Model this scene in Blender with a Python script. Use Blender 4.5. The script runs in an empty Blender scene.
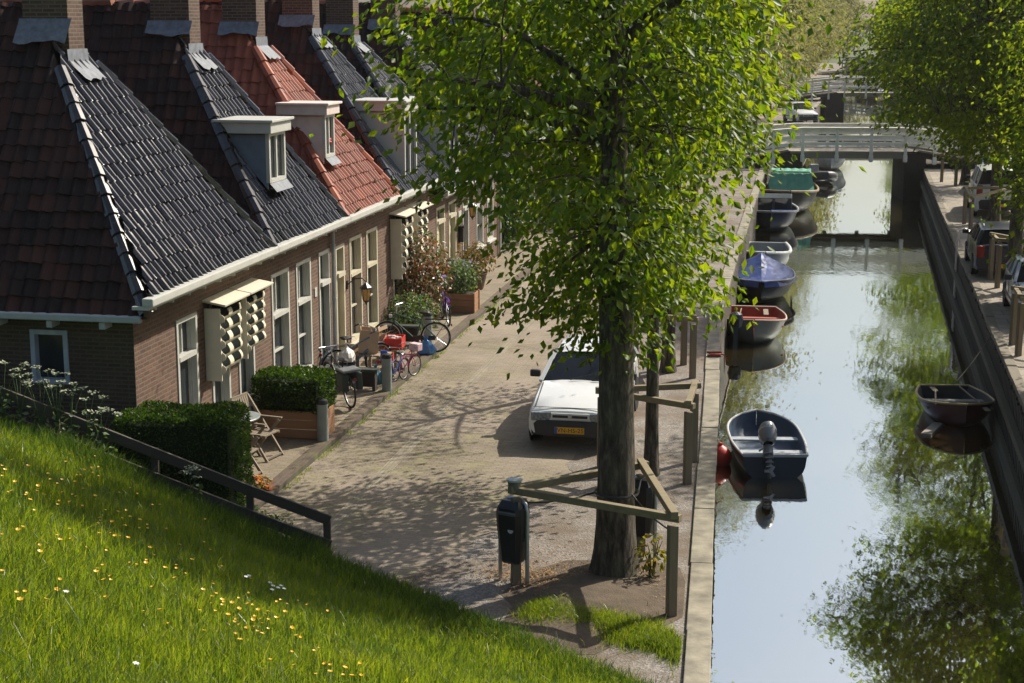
import bpy, bmesh, math, random
import numpy as np
from mathutils import Vector, Matrix
R = math.radians
rng = random.Random(11)
scene = bpy.context.scene
col = scene.collection

# ------------------------------------------------------------------ camera, sky, sun, exposure
CAM_H = 7.3
PITCH = math.atan(321.4 / 1600.0)
cam_d = bpy.data.cameras.new('camera')
cam = bpy.data.objects.new('camera', cam_d)
col.objects.link(cam)
cam.location = (0, 0, CAM_H)
cam.rotation_euler = (R(90) - PITCH, 0, 0)
cam_d.sensor_width = 36.0
cam_d.lens = 56.25
cam_d.clip_start = 0.1
cam_d.clip_end = 4000
scene.camera = cam

SUN_AZ = (0.76, 0.65)          # horizontal direction towards the sun
SUN_EL = R(42)
_l = math.hypot(*SUN_AZ)
sun_dir = Vector((SUN_AZ[0] / _l * math.cos(SUN_EL), SUN_AZ[1] / _l * math.cos(SUN_EL), math.sin(SUN_EL)))
world = bpy.data.worlds.new('World')
scene.world = world
world.use_nodes = True
wn = world.node_tree
bg = wn.nodes['Background']
sky = wn.nodes.new('ShaderNodeTexSky')
sky.sky_type = 'NISHITA'
sky.sun_disc = False
sky.sun_elevation = SUN_EL
sky.sun_rotation = math.atan2(SUN_AZ[0], SUN_AZ[1])
sky.air_density = 1.0
sky.dust_density = 3.5
sky.ozone_density = 1.0
wn.links.new(sky.outputs[0], bg.inputs[0])
bg.inputs[1].default_value = 0.095
sl = bpy.data.lights.new('sun', 'SUN')
sl.energy = 4.6
sl.angle = R(0.5)
sl.color = (1.0, 0.93, 0.80)
so = bpy.data.objects.new('sun', sl)
col.objects.link(so)
so.rotation_euler = (-sun_dir).to_track_quat('-Z', 'Y').to_euler()
scene.view_settings.view_transform = 'Standard'
scene.view_settings.look = 'None'
scene.view_settings.exposure = 0.45
scene.view_settings.gamma = 1.0
scene.view_settings.use_curve_mapping = False
scene.cycles.max_bounces = 8
scene.cycles.transparent_max_bounces = 8
scene.cycles.caustics_reflective = False
scene.cycles.caustics_refractive = False

# ------------------------------------------------------------------ frames and helpers
_c, _s = math.cos(PITCH), math.sin(PITCH)
def G(px, py, z=0.0):
    """world point at height z seen at photo position px, py"""
    u = (px - 512) / 1600.0; v = (py - 341.5) / 1600.0
    t = (z - CAM_H) / (-_s - v * _c)
    return Vector((u * t, (_c - v * _s) * t, z))

SD = Vector((0.18666, 0.98242, 0)); SN = Vector((0.98242, -0.18666, 0))
C0 = Vector((-5.52, 22.89, 0))
SRZ = -math.atan2(SD.x, SD.y)
def S(a, b, z=0.0):
    """street frame: a along the house row, b outward from the facades"""
    p = C0 + SD * a + SN * b
    return Vector((p.x, p.y, z))

QUAY_L = [(-4.1, -30), (5.35, 40.45), (13.2, 83), (28.3, 148), (60, 290)]
QUAY_R = [(-2.9, -30), (9.88, 30.0), (20.42, 79.33), (36.9, 148), (66, 290)]
def lerp_line(pts, y):
    for (x0, y0), (x1, y1) in zip(pts, pts[1:]):
        if y <= y1 or (x1, y1) == pts[-1]:
            return x0 + (x1 - x0) * (y - y0) / (y1 - y0)
def QL(y): return lerp_line(QUAY_L, y)
def QR(y): return lerp_line(QUAY_R, y)
WATER_Z = -1.6

FN = Vector((0.743, 0.67, 0)); FD = 12.22
def fence_y(x): return 21.38 - (x + 2.58) * 0.11
def dike_z(x, y):
    d = FD - (x * FN.x + y * FN.y)
    if d <= 0: return -0.3 if x < QL(y) - .4 else -3.0
    q = max(0.0, min(1.0, (-2.6 - x) / 3.5))
    z = 0.455 * d + (-.30 + .58 * q) * (1 - math.exp(-d / 1.0))
    z = min(z, 5.5 + 0.06 * (z - 5.5)) if z > 5.5 else z
    z += 0.05 * math.sin(x * 1.3 + y * .7) * min(1, d) + 0.04 * math.sin(x * 2.9 - y * 2.1) * min(1, d)
    if x < -2.58 and y > fence_y(x): return -0.3
    return z

def meta(o, label=None, cat=None, group=None, kind=None):
    if label: o['label'] = label
    if cat: o['category'] = cat
    if group: o['group'] = group
    if kind: o['kind'] = kind
    return o

def thing(name, label, cat, loc=(0, 0, 0), rz=0.0, group=None):
    o = bpy.data.objects.new(name, None)
    col.objects.link(o)
    o.empty_display_size = 0.2
    o.location = loc
    o.rotation_euler = (0, 0, rz)
    return meta(o, label, cat, group)

def link_mesh(name, me, mats=None, parent=None, smooth=False):
    o = bpy.data.objects.new(name, me)
    col.objects.link(o)
    if mats is not None:
        for m in (mats if isinstance(mats, (list, tuple)) else [mats]):
            me.materials.append(m)
    if smooth:
        me.polygons.foreach_set('use_smooth', [True] * len(me.polygons))
    if parent: o.parent = parent
    return o

def children_of(o): return [c for c in bpy.data.objects if c.parent == o]
def copy_tree(o, parent=None):
    c = o.copy()
    col.objects.link(c)
    c.parent = parent
    for ch in children_of(o):
        copy_tree(ch, c)
    return c

class MB:
    """collects shapes and links them as one mesh object"""
    def __init__(self):
        self.v = []; self.f = []; self.m = []; self.uv = []; self.mi = 0
    def add(self, verts, faces, uvs=None):
        n = len(self.v)
        self.v += [tuple(p) for p in verts]
        for k, f in enumerate(faces):
            self.f.append(tuple(i + n for i in f)); self.m.append(self.mi)
            self.uv.append(uvs[k] if uvs else None)
        return self
    def quad(self, a, b, c, d, uv=None): return self.add([a, b, c, d], [(0, 1, 2, 3)], [uv] if uv else None)
    def box(self, c, s, rot=None, bev=0.0):
        x, y, z = s[0] / 2, s[1] / 2, s[2] / 2
        if bev <= 0:
            vs = [Vector((i, j, k)) for i in (-x, x) for j in (-y, y) for k in (-z, z)]
            fs = [(0, 1, 3, 2), (4, 6, 7, 5), (0, 4, 5, 1), (2, 3, 7, 6), (0, 2, 6, 4), (1, 5, 7, 3)]
        else:
            bm = bmesh.new()
            bmesh.ops.create_cube(bm, size=1)
            for vv in bm.verts: vv.co = Vector((vv.co.x * s[0], vv.co.y * s[1], vv.co.z * s[2]))
            bmesh.ops.bevel(bm, geom=bm.edges[:], offset=bev, segments=2, affect='EDGES', profile=.6)
            bm.verts.index_update()
            vs = [vv.co.copy() for vv in bm.verts]; fs = [tuple(q.index for q in f.verts) for f in bm.faces]
            bm.free()
        if rot is not None: vs = [rot @ p for p in vs]
        cc = Vector(c)
        return self.add([p + cc for p in vs], fs)
    def beam(self, p, q, w, h, up=Vector((0, 0, 1)), bev=0.0):
        p = Vector(p); q = Vector(q); d = q - p; L = d.length; d = d / L
        x = d.cross(up)
        x = x.normalized() if x.length > 1e-4 else Vector((1, 0, 0))
        z = x.cross(d).normalized()
        m = Matrix((x, d, z)).transposed()
        return self.box((p + q) / 2, (w, L, h), m, bev)
    def tube(self, pts, r, seg=8, cap=True):
        pts = [Vector(p) for p in pts]; n = len(pts)
        rs = r if isinstance(r, (list, tuple)) else [r] * n
        vs = []; prev = None
        for i, p in enumerate(pts):
            d = (pts[min(i + 1, n - 1)] - pts[max(i - 1, 0)])
            d = d.normalized() if d.length > 1e-9 else Vector((0, 0, 1))
            if prev is None:
                a = Vector((0, 0, 1)) if abs(d.z) < .9 else Vector((1, 0, 0))
                x = d.cross(a).normalized()
            else:
                x = prev - d * prev.dot(d)
                x = x.normalized() if x.length > 1e-6 else d.orthogonal().normalized()
            prev = x; y = d.cross(x)
            for k in range(seg):
                t = 2 * math.pi * k / seg
                vs.append(p + (x * math.cos(t) + y * math.sin(t)) * rs[i])
        fs = []
        for i in range(n - 1):
            for k in range(seg):
                k2 = (k + 1) % seg
                fs.append((i * seg + k, i * seg + k2, (i + 1) * seg + k2, (i + 1) * seg + k))
        if cap:
            fs.append(tuple(range(seg - 1, -1, -1))); fs.append(tuple((n - 1) * seg + k for k in range(seg)))
        return self.add(vs, fs)
    def lathe(self, prof, c=(0, 0, 0), seg=20, axis='z', cap=True):
        vs = []
        for r, h in prof:
            for k in range(seg):
                t = 2 * math.pi * k / seg
                p = (r * math.cos(t), r * math.sin(t), h)
                if axis == 'x': p = (p[2], p[0], p[1])
                elif axis == 'y': p = (p[0], p[2], p[1])
                vs.append(Vector(p) + Vector(c))
        fs = []
        for i in range(len(prof) - 1):
            for k in range(seg):
                k2 = (k + 1) % seg
                fs.append((i * seg + k, i * seg + k2, (i + 1) * seg + k2, (i + 1) * seg + k))
        if cap:
            fs.append(tuple(range(seg - 1, -1, -1))); fs.append(tuple((len(prof) - 1) * seg + k for k in range(seg)))
        return self.add(vs, fs)
    def torus(self, c, R_, r, seg=24, ts=8, axis='y'):
        vs = []; fs = []
        for i in range(seg):
            t = 2 * math.pi * i / seg
            for j in range(ts):
                u = 2 * math.pi * j / ts
                rr = R_ + r * math.cos(u); h = r * math.sin(u)
                p = (rr * math.cos(t), h, rr * math.sin(t)) if axis == 'y' else ((rr * math.cos(t), rr * math.sin(t), h) if axis == 'z' else (h, rr * math.cos(t), rr * math.sin(t)))
                vs.append(Vector(p) + Vector(c))
        for i in range(seg):
            for j in range(ts):
                a = i * ts + j; b = i * ts + (j + 1) % ts; i2 = (i + 1) % seg
                fs.append((a, b, i2 * ts + (j + 1) % ts, i2 * ts + j))
        return self.add(vs, fs)
    def prism(self, poly, h0, h1):
        n = len(poly)
        vs = [(x, y, h0) for x, y in poly] + [(x, y, h1) for x, y in poly]
        fs = [tuple(range(n - 1, -1, -1)), tuple(range(n, 2 * n))]
        fs += [(i, (i + 1) % n, n + (i + 1) % n, n + i) for i in range(n)]
        return self.add(vs, fs)
    def grid(self, rows, closed=False):
        n = len(rows[0]); vs = [p for r in rows for p in r]; fs = []
        for i in range(len(rows) - 1):
            for j in range(n if closed else n - 1):
                j2 = (j + 1) % n
                fs.append((i * n + j, i * n + j2, (i + 1) * n + j2, (i + 1) * n + j))
        return self.add(vs, fs)
    def xform(self, m):
        self.v = [tuple(m @ Vector(p)) for p in self.v]; return self
    def mesh(self, name):
        me = bpy.data.meshes.new(name)
        me.from_pydata(self.v, [], self.f)
        if any(u is not None for u in self.uv):
            l = me.uv_layers.new(name='UVMap'); k = 0
            for f, u in zip(self.f, self.uv):
                for q in range(len(f)):
                    l.data[k].uv = u[q] if u else (self.v[f[q]][0], self.v[f[q]][1]); k += 1
        me.polygons.foreach_set('material_index', self.m)
        me.update()
        return me
    def build(self, name, mats, parent=None, smooth=False, fix=True):
        me = self.mesh(name)
        if fix:
            bm = bmesh.new(); bm.from_mesh(me)
            bmesh.ops.recalc_face_normals(bm, faces=bm.faces[:])
            bm.to_mesh(me); bm.free()
        o = link_mesh(name, me, mats, parent, smooth)
        if smooth:
            try: me.set_sharp_from_angle(angle=R(38))
            except Exception: pass
        return o

def boxuv(o, scale=1.0):
    """metre-scaled UVs: horizontal run and height on walls, plan on flats"""
    me = o.data
    l = me.uv_layers.get('UVMap') or me.uv_layers.new(name='UVMap')
    for p in me.polygons:
        n = p.normal
        for li in p.loop_indices:
            v = me.vertices[me.loops[li].vertex_index].co
            if abs(n.z) > .7: uv = (v.x, v.y)
            elif abs(n.x) > abs(n.y): uv = (v.y, v.z)
            else: uv = (v.x, v.z)
            l.data[li].uv = (uv[0] * scale, uv[1] * scale)
    return o

def np_mesh(name, V, F):
    """V (n,3) array, F (m,4) array of quads"""
    me = bpy.data.meshes.new(name)
    me.vertices.add(len(V)); me.vertices.foreach_set('co', V.astype(np.float32).ravel())
    m, k = F.shape
    me.loops.add(m * k); me.loops.foreach_set('vertex_index', F.astype(np.int32).ravel())
    me.polygons.add(m)
    me.polygons.foreach_set('loop_start', np.arange(0, m * k, k, dtype=np.int32))
    me.polygons.foreach_set('loop_total', np.full(m, k, dtype=np.int32))
    me.update(calc_edges=True)
    return me

# ------------------------------------------------------------------ materials
MATS = {}
def new_mat(name):
    m = bpy.data.materials.new(name); m.use_nodes = True
    nt = m.node_tree
    b = nt.nodes['Principled BSDF']
    return m, nt, b
def N(nt, t, **kw):
    n = nt.nodes.new(t)
    for k, v in kw.items(): setattr(n, k, v)
    return n
def ramp(nt, fac, stops):
    r = N(nt, 'ShaderNodeValToRGB')
    el = r.color_ramp.elements
    while len(el) < len(stops): el.new(0.5)
    for e, (p, c) in zip(el, stops):
        e.position = p; e.color = (*c, 1) if len(c) == 3 else c
    nt.links.new(fac, r.inputs[0])
    return r
def noise(nt, vec, scale, detail=4, rough=.55):
    n = N(nt, 'ShaderNodeTexNoise')
    n.inputs['Scale'].default_value = scale; n.inputs['Detail'].default_value = detail; n.inputs['Roughness'].default_value = rough
    if vec is not None: nt.links.new(vec, n.inputs['Vector'])
    return n
def mix(nt, fac, a, b, mode='MIX'):
    m = N(nt, 'ShaderNodeMix', data_type='RGBA', blend_type=mode)
    for sock, val in ((m.inputs[0], fac), (m.inputs[6], a), (m.inputs[7], b)):
        if isinstance(val, (int, float)): sock.default_value = val
        elif isinstance(val, tuple): sock.default_value = (*val, 1) if len(val) == 3 else val
        else: nt.links.new(val, sock)
    return m.outputs[2]
def bump(nt, b, h, strength=.4, dist=.02):
    n = N(nt, 'ShaderNodeBump')
    n.inputs['Strength'].default_value = strength; n.inputs['Distance'].default_value = dist
    nt.links.new(h, n.inputs['Height']); nt.links.new(n.outputs[0], b.inputs['Normal'])

def simple(name, c, rough=.6, metal=0.0, var=.18, scale=6.0, bmp=0.0, coat=0.0, spec=None):
    if name in MATS: return MATS[name]
    m, nt, b = new_mat(name)
    tc = N(nt, 'ShaderNodeTexCoord')
    n = noise(nt, tc.outputs['Object'], scale)
    dark = tuple(x * (1 - var) for x in c); lite = tuple(min(1, x * (1 + var)) for x in c)
    r = ramp(nt, n.outputs[0], [(.3, dark), (.7, lite)])
    nt.links.new(r.outputs[0], b.inputs['Base Color'])
    b.inputs['Roughness'].default_value = rough; b.inputs['Metallic'].default_value = metal
    if coat: b.inputs['Coat Weight'].default_value = coat; b.inputs['Coat Roughness'].default_value = .08
    if spec is not None: b.inputs['Specular IOR Level'].default_value = spec
    if bmp:
        n2 = noise(nt, tc.outputs['Object'], scale * 6, 6); bump(nt, b, n2.outputs[0], bmp, .01)
    MATS[name] = m
    return m

def wood(name, c, rough=.75, axis=0, sc=1.0):
    if name in MATS: return MATS[name]
    m, nt, b = new_mat(name)
    tc = N(nt, 'ShaderNodeTexCoord'); mp = N(nt, 'ShaderNodeMapping')
    s = [18 * sc] * 3; s[axis] = 1.6 * sc
    mp.inputs['Scale'].default_value = s
    nt.links.new(tc.outputs['Object'], mp.inputs['Vector'])
    n = noise(nt, mp.outputs[0], 1.0, 6, .6); n3 = noise(nt, tc.outputs['Object'], 2.5, 3)
    r = ramp(nt, n.outputs[0], [(.25, tuple(x * .6 for x in c)), (.55, c), (.8, tuple(min(1, x * 1.3) for x in c))])
    o = mix(nt, n3.outputs[0], r.outputs[0], tuple(x * .75 for x in c))
    nt.links.new(o, b.inputs['Base Color']); b.inputs['Roughness'].default_value = rough
    bump(nt, b, n.outputs[0], .35, .006)
    MATS[name] = m
    return m

def brick(name, c1, c2, mortar, bw=.21, bh=.062, ms=.011, rough=.85, dirt=.5, bstr=.6, offset=.5, moss=None, big=None):
    if name in MATS: return MATS[name]
    m, nt, b = new_mat(name)
    uv = N(nt, 'ShaderNodeUVMap'); uv.uv_map = 'UVMap'
    t = N(nt, 'ShaderNodeTexBrick')
    t.offset = offset
    t.inputs['Scale'].default_value = 1.0
    t.inputs['Mortar Size'].default_value = ms; t.inputs['Mortar Smooth'].default_value = .25
    t.inputs['Brick Width'].default_value = bw; t.inputs['Row Height'].default_value = bh
    t.inputs['Color1'].default_value = (0, 0, 0, 1); t.inputs['Color2'].default_value = (1, 1, 1, 1); t.inputs['Mortar'].default_value = (.5, .5, .5, 1)
    t.inputs['Bias'].default_value = 0.0
    wob = noise(nt, uv.outputs[0], 3.0, 2)
    wv = mix(nt, .006, uv.outputs[0], wob.outputs['Color'])
    nt.links.new(wv, t.inputs['Vector'])
    cr = ramp(nt, t.outputs['Color'], [(0, c1), (.5, tuple((a + q) / 2 for a, q in zip(c1, c2))), (1, c2)])
    n = noise(nt, uv.outputs[0], 1.1, 6, .65)
    n2 = noise(nt, uv.outputs[0], 30, 3)
    base = mix(nt, n2.outputs[0], cr.outputs[0], tuple(x * .55 for x in c1))
    base = mix(nt, t.outputs['Fac'], base, mortar)
    dr = ramp(nt, n.outputs[0], [(.35, (1, 1, 1)), (.72, (1 - dirt * .6,) * 3)])
    base = mix(nt, 1.0, base, dr.outputs[0], 'MULTIPLY')
    if moss:
        nm = noise(nt, uv.outputs[0], 1.7, 8, .7)
        mr = ramp(nt, nm.outputs[0], [(.50, (0, 0, 0)), (.68, (1, 1, 1))])
        mf = N(nt, 'ShaderNodeMath', operation='MULTIPLY'); nt.links.new(mr.outputs[0], mf.inputs[0])
        ad = N(nt, 'ShaderNodeMath', operation='MULTIPLY_ADD'); nt.links.new(t.outputs['Fac'], ad.inputs[0]); ad.inputs[1].default_value = .6; ad.inputs[2].default_value = .28
        nt.links.new(ad.outputs[0], mf.inputs[1])
        base = mix(nt, mf.outputs[0], base, moss)
    if big:
        nb = noise(nt, uv.outputs[0], .35, 5, .6)
        br = ramp(nt, nb.outputs[0], [(.38, (0, 0, 0)), (.62, (1, 1, 1))])
        base = mix(nt, br.outputs[0], base, mix(nt, .55, base, big))
    nt.links.new(base, b.inputs['Base Color']); b.inputs['Roughness'].default_value = rough
    inv = N(nt, 'ShaderNodeMath', operation='SUBTRACT'); inv.inputs[0].default_value = 1.0
    nt.links.new(t.outputs['Fac'], inv.inputs[1])
    h = N(nt, 'ShaderNodeMath', operation='MULTIPLY_ADD'); nt.links.new(n2.outputs[0], h.inputs[0]); h.inputs[1].default_value = .35
    nt.links.new(inv.outputs[0], h.inputs[2])
    bump(nt, b, h.outputs[0], bstr, .008)
    MATS[name] = m
    return m

def tilemat(name, c1, c2, rough, spec=.5, lichen=None, coat=0.0):
    if name in MATS: return MATS[name]
    m, nt, b = new_mat(name)
    gi = N(nt, 'ShaderNodeNewGeometry')
    r = ramp(nt, gi.outputs['Random Per Island'], [(0, c1), (.6, tuple((a + q) / 2 for a, q in zip(c1, c2))), (1, c2)])
    tc = N(nt, 'ShaderNodeTexCoord')
    n = noise(nt, tc.outputs['Object'], 1.3, 7, .65)
    dr = ramp(nt, n.outputs[0], [(.3, (1, 1, 1)), (.7, (.55, .55, .55))])
    base = mix(nt, 1.0, r.outputs[0], dr.outputs[0], 'MULTIPLY')
    if lichen:
        n2 = noise(nt, tc.outputs['Object'], 9, 6, .7)
        lr = ramp(nt, n2.outputs[0], [(.55, (0, 0, 0)), (.72, (1, 1, 1))])
        base = mix(nt, lr.outputs[0], base, lichen)
    nt.links.new(base, b.inputs['Base Color'])
    n3 = noise(nt, tc.outputs['Object'], 5, 4)
    rr = N(nt, 'ShaderNodeMapRange'); rr.inputs[3].default_value = rough * .75; rr.inputs[4].default_value = min(1, rough * 1.4)
    nt.links.new(n3.outputs[0], rr.inputs[0]); nt.links.new(rr.outputs[0], b.inputs['Roughness'])
    b.inputs['Specular IOR Level'].default_value = spec
    MATS[name] = m
    return m

def leafmat(name, cols, trans=.5, rough=.45, tcol=None, spec=.4, patch=None):
    """cols: base colours picked leaf by leaf"""
    if name in MATS: return MATS[name]
    m, nt, b = new_mat(name)
    gi = N(nt, 'ShaderNodeNewGeometry')
    st = [(i / max(1, len(cols) - 1), c) for i, c in enumerate(cols)]
    r = ramp(nt, gi.outputs['Random Per Island'], st)
    if patch:
        tc0 = N(nt, 'ShaderNodeTexCoord'); pn = noise(nt, tc0.outputs['Object'], patch[1], 4, .6)
        pr = ramp(nt, pn.outputs[0], [(.38, (0, 0, 0)), (.66, (1, 1, 1))])
        class _O: pass
        rr = _O(); rr.outputs = [mix(nt, pr.outputs[0], r.outputs[0], mix(nt, .65, r.outputs[0], patch[0]))]; r = rr
    nt.links.new(r.outputs[0], b.inputs['Base Color'])
    b.inputs['Roughness'].default_value = rough; b.inputs['Specular IOR Level'].default_value = spec
    tr = N(nt, 'ShaderNodeBsdfTranslucent')
    tc = tcol or (2.0, 2.0, .9)
    t2 = mix(nt, 1.0, r.outputs[0], tc, 'MULTIPLY')
    nt.links.new(t2, tr.inputs['Color'])
    ms = N(nt, 'ShaderNodeMixShader'); ms.inputs[0].default_value = trans
    nt.links.new(b.outputs[0], ms.inputs[1]); nt.links.new(tr.outputs[0], ms.inputs[2])
    nt.links.new(ms.outputs[0], nt.nodes['Material Output'].inputs['Surface'])
    MATS[name] = m
    return m

def glassmat(name, c=(.02, .025, .03), rough=.04, spec=.8):
    if name in MATS: return MATS[name]
    m, nt, b = new_mat(name)
    tc = N(nt, 'ShaderNodeTexCoord'); n = noise(nt, tc.outputs['Object'], 1.5, 2)
    r = ramp(nt, n.outputs[0], [(.3, c), (.7, tuple(x * 1.8 for x in c))])
    nt.links.new(r.outputs[0], b.inputs['Base Color'])
    b.inputs['Roughness'].default_value = rough; b.inputs['Specular IOR Level'].default_value = spec
    n2 = noise(nt, tc.outputs['Object'], 2.2, 1); bump(nt, b, n2.outputs[0], .04, .01)
    MATS[name] = m
    return m

BRICK = brick('house brick', (.155, .07, .045), (.31, .16, .105), (.175, .145, .11), bh=.07, ms=.013)
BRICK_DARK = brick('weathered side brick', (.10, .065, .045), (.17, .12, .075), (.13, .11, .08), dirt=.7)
BRICK_CHIM = brick('chimney brick', (.09, .045, .03), (.20, .11, .07), (.15, .12, .09), dirt=.6)
WHITE = simple('white paint', (.53, .53, .49), .45, var=.06, scale=4)
CREAM = simple('cream paint', (.54, .50, .38), .5, var=.07, scale=4)
OFFWHITE = simple('awning paint', (.66, .62, .50), .5, var=.06)
GREYWHITE = simple('aged grey paint', (.42, .44, .46), .55, var=.1)
BLUEGREY = simple('dormer cladding', (.16, .20, .26), .6, var=.12)
PINKWHITE = simple('warm white boards', (.70, .60, .55), .5, var=.08)
LEAD = simple('lead flashing', (.15, .165, .19), .65, metal=.0, var=.3, scale=9, bmp=.4)
GLASS = glassmat('window glass')
CURTAIN = simple('pale net curtain', (.55, .53, .46), .8, var=.1)
DARKDOOR = simple('dark green door paint', (.03, .045, .04), .35, var=.2)
CREAMDOOR = simple('cream door paint', (.60, .54, .36), .45, var=.06)
BLACKM = simple('black metal', (.02, .02, .022), .4, var=.2)
STEEL = simple('galvanised steel', (.48, .50, .52), .35, metal=.7, var=.12, scale=14)
RUBBER = simple('rubber', (.018, .018, .018), .8, var=.2)
BLACKPL = simple('black plastic', (.014, .015, .017), .42, var=.2)
ZINC = simple('zinc pipe', (.34, .36, .38), .45, metal=.3, var=.15)
TILE_BLACK = tilemat('black glazed pantile', (.005, .0055, .0065), (.022, .023, .025), .19, .75, lichen=(.035, .035, .028))
TILE_DRED = tilemat('weathered dark red pantile', (.014, .007, .005), (.078, .024, .014), .6, .3, lichen=(.03, .024, .018))
TILE_RED = tilemat('orange red pantile', (.26, .058, .026), (.42, .115, .052), .5, .4)
TILE_GREY = tilemat('grey pantile', (.022, .023, .026), (.06, .06, .064), .26, .6)
TILE_RIDGE = tilemat('red ridge tile', (.34, .12, .075), (.5, .22, .15), .55, .4)
POSTWOOD = wood('weathered post wood', (.23, .185, .115), axis=2)
RAILWOOD = wood('weathered rail wood', (.27, .22, .13), axis=0)
DARKWOOD = wood('tarred dark wood', (.045, .038, .03), axis=0)
TEAK = wood('weathered teak', (.27, .22, .16), axis=0)
PLANTERWOOD = wood('reddish planter wood', (.40, .21, .11), axis=0)
BRIDGEWHITE = simple('bridge white paint', (.84, .82, .74), .5, var=.12, scale=3)
# ------------------------------------------------------------------ setting: ground, water, dike
def suv(x, y):
    d = Vector((x, y, 0)) - C0
    return (d.dot(SN), d.dot(SD))
def strip(name, fa, fb, ys, z, m, nx=1, kind='structure', thick=None):
    mb = MB()
    for i in range(len(ys) - 1):
        y0, y1 = ys[i], ys[i + 1]
        for k in range(nx):
            def pt(y, q):
                a, b = fa(y), fb(y)
                return (a + (b - a) * q, y, z)
            A, B, C_, D_ = pt(y0, k / nx), pt(y0, (k + 1) / nx), pt(y1, (k + 1) / nx), pt(y1, k / nx)
            mb.quad(A, B, C_, D_, [suv(*p[:2]) for p in (A, B, C_, D_)])
    o = mb.build(name, m, fix=False)
    return meta(o, kind=kind)
def frange(a, b, n): return [a + (b - a) * i / (n - 1) for i in range(n)]

# ground far and wide
def groundmat():
    m, nt, b = new_mat('bare earth and grass')
    tc = N(nt, 'ShaderNodeTexCoord'); n = noise(nt, tc.outputs['Object'], .6, 8, .7)
    r = ramp(nt, n.outputs[0], [(.35, (.10, .085, .06)), (.5, (.07, .09, .03)), (.7, (.05, .09, .02))])
    nt.links.new(r.outputs[0], b.inputs['Base Color']); b.inputs['Roughness'].default_value = .95
    return m
GROUND = groundmat()
qy = [-30, 0, 40.45, 83, 148, 290]
g = MB()
for y0, y1 in zip(qy, qy[1:]):
    g.quad((-600, y0, -.012), (QL(y0) - .1, y0, -.012), (QL(y1) - .1, y1, -.012), (-600, y1, -.012))
for y0, y1 in zip([-30, 30, 79.33, 148], [30, 79.33, 148, 290]):
    g.quad((QR(y0) + .1, y0, -.012), (700, y0, -.012), (700, y1, -.012), (QR(y1) + .1, y1, -.012))
g.quad((-600, 290, -.012), (700, 290, -.012), (900, 1500, -.012), (-800, 1500, -.012))
g.quad((-600, -200, -.012), (700, -200, -.012), (700, -30, -.012), (-600, -30, -.012))
meta(g.build('ground', GROUND), kind='structure')

# water
def watermat():
    m, nt, b = new_mat('canal water')
    tc = N(nt, 'ShaderNodeTexCoord')
    mp = N(nt, 'ShaderNodeMapping'); mp.inputs['Scale'].default_value = (1.6, .7, 1)
    nt.links.new(tc.outputs['Object'], mp.inputs['Vector'])
    n = noise(nt, mp.outputs[0], 1.6, 3, .5); n2 = noise(nt, mp.outputs[0], 9, 2, .5)
    nl = noise(nt, tc.outputs['Object'], .09, 3, .5)
    mask = ramp(nt, nl.outputs[0], [(.38, (.05, .05, .05)), (.66, (1, 1, 1))])
    sm = N(nt, 'ShaderNodeMath', operation='MULTIPLY_ADD'); nt.links.new(n2.outputs[0], sm.inputs[0]); sm.inputs[1].default_value = .22; nt.links.new(n.outputs[0], sm.inputs[2])
    ml = N(nt, 'ShaderNodeMath', operation='MULTIPLY'); nt.links.new(sm.outputs[0], ml.inputs[0]); nt.links.new(mask.outputs[0], ml.inputs[1])
    bump(nt, b, ml.outputs[0], .2, .03)
    b.inputs['Base Color'].default_value = (.045, .033, .010, 1)
    b.inputs['Roughness'].default_value = .02
    b.inputs['IOR'].default_value = 1.33
    gl = N(nt, 'ShaderNodeBsdfGlossy'); gl.inputs['Roughness'].default_value = .015; gl.inputs['Color'].default_value = (.93, .99, .965, 1)
    nt.links.new([x for x in nt.nodes if x.type == 'BUMP'][0].outputs[0], gl.inputs['Normal'])
    fr = N(nt, 'ShaderNodeFresnel'); fr.inputs['IOR'].default_value = WATER_IOR
    ms = N(nt, 'ShaderNodeMixShader')
    nt.links.new(fr.outputs[0], ms.inputs[0]); nt.links.new(b.outputs[0], ms.inputs[1]); nt.links.new(gl.outputs[0], ms.inputs[2])
    nt.links.new(ms.outputs[0], nt.nodes['Material Output'].inputs['Surface'])
    return m
WATER_IOR = 20.0
w = MB()
for y0, y1 in zip([-30, 30, 40.45, 79.33, 83, 148], [30, 40.45, 79.33, 83, 148, 290]):
    w.quad((QL(y0) - .15, y0, WATER_Z), (QR(y0) + .15, y0, WATER_Z), (QR(y1) + .15, y1, WATER_Z), (QL(y1) - .15, y1, WATER_Z))
WATER = watermat()
meta(w.build('water', WATER, fix=False), kind='structure')

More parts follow.
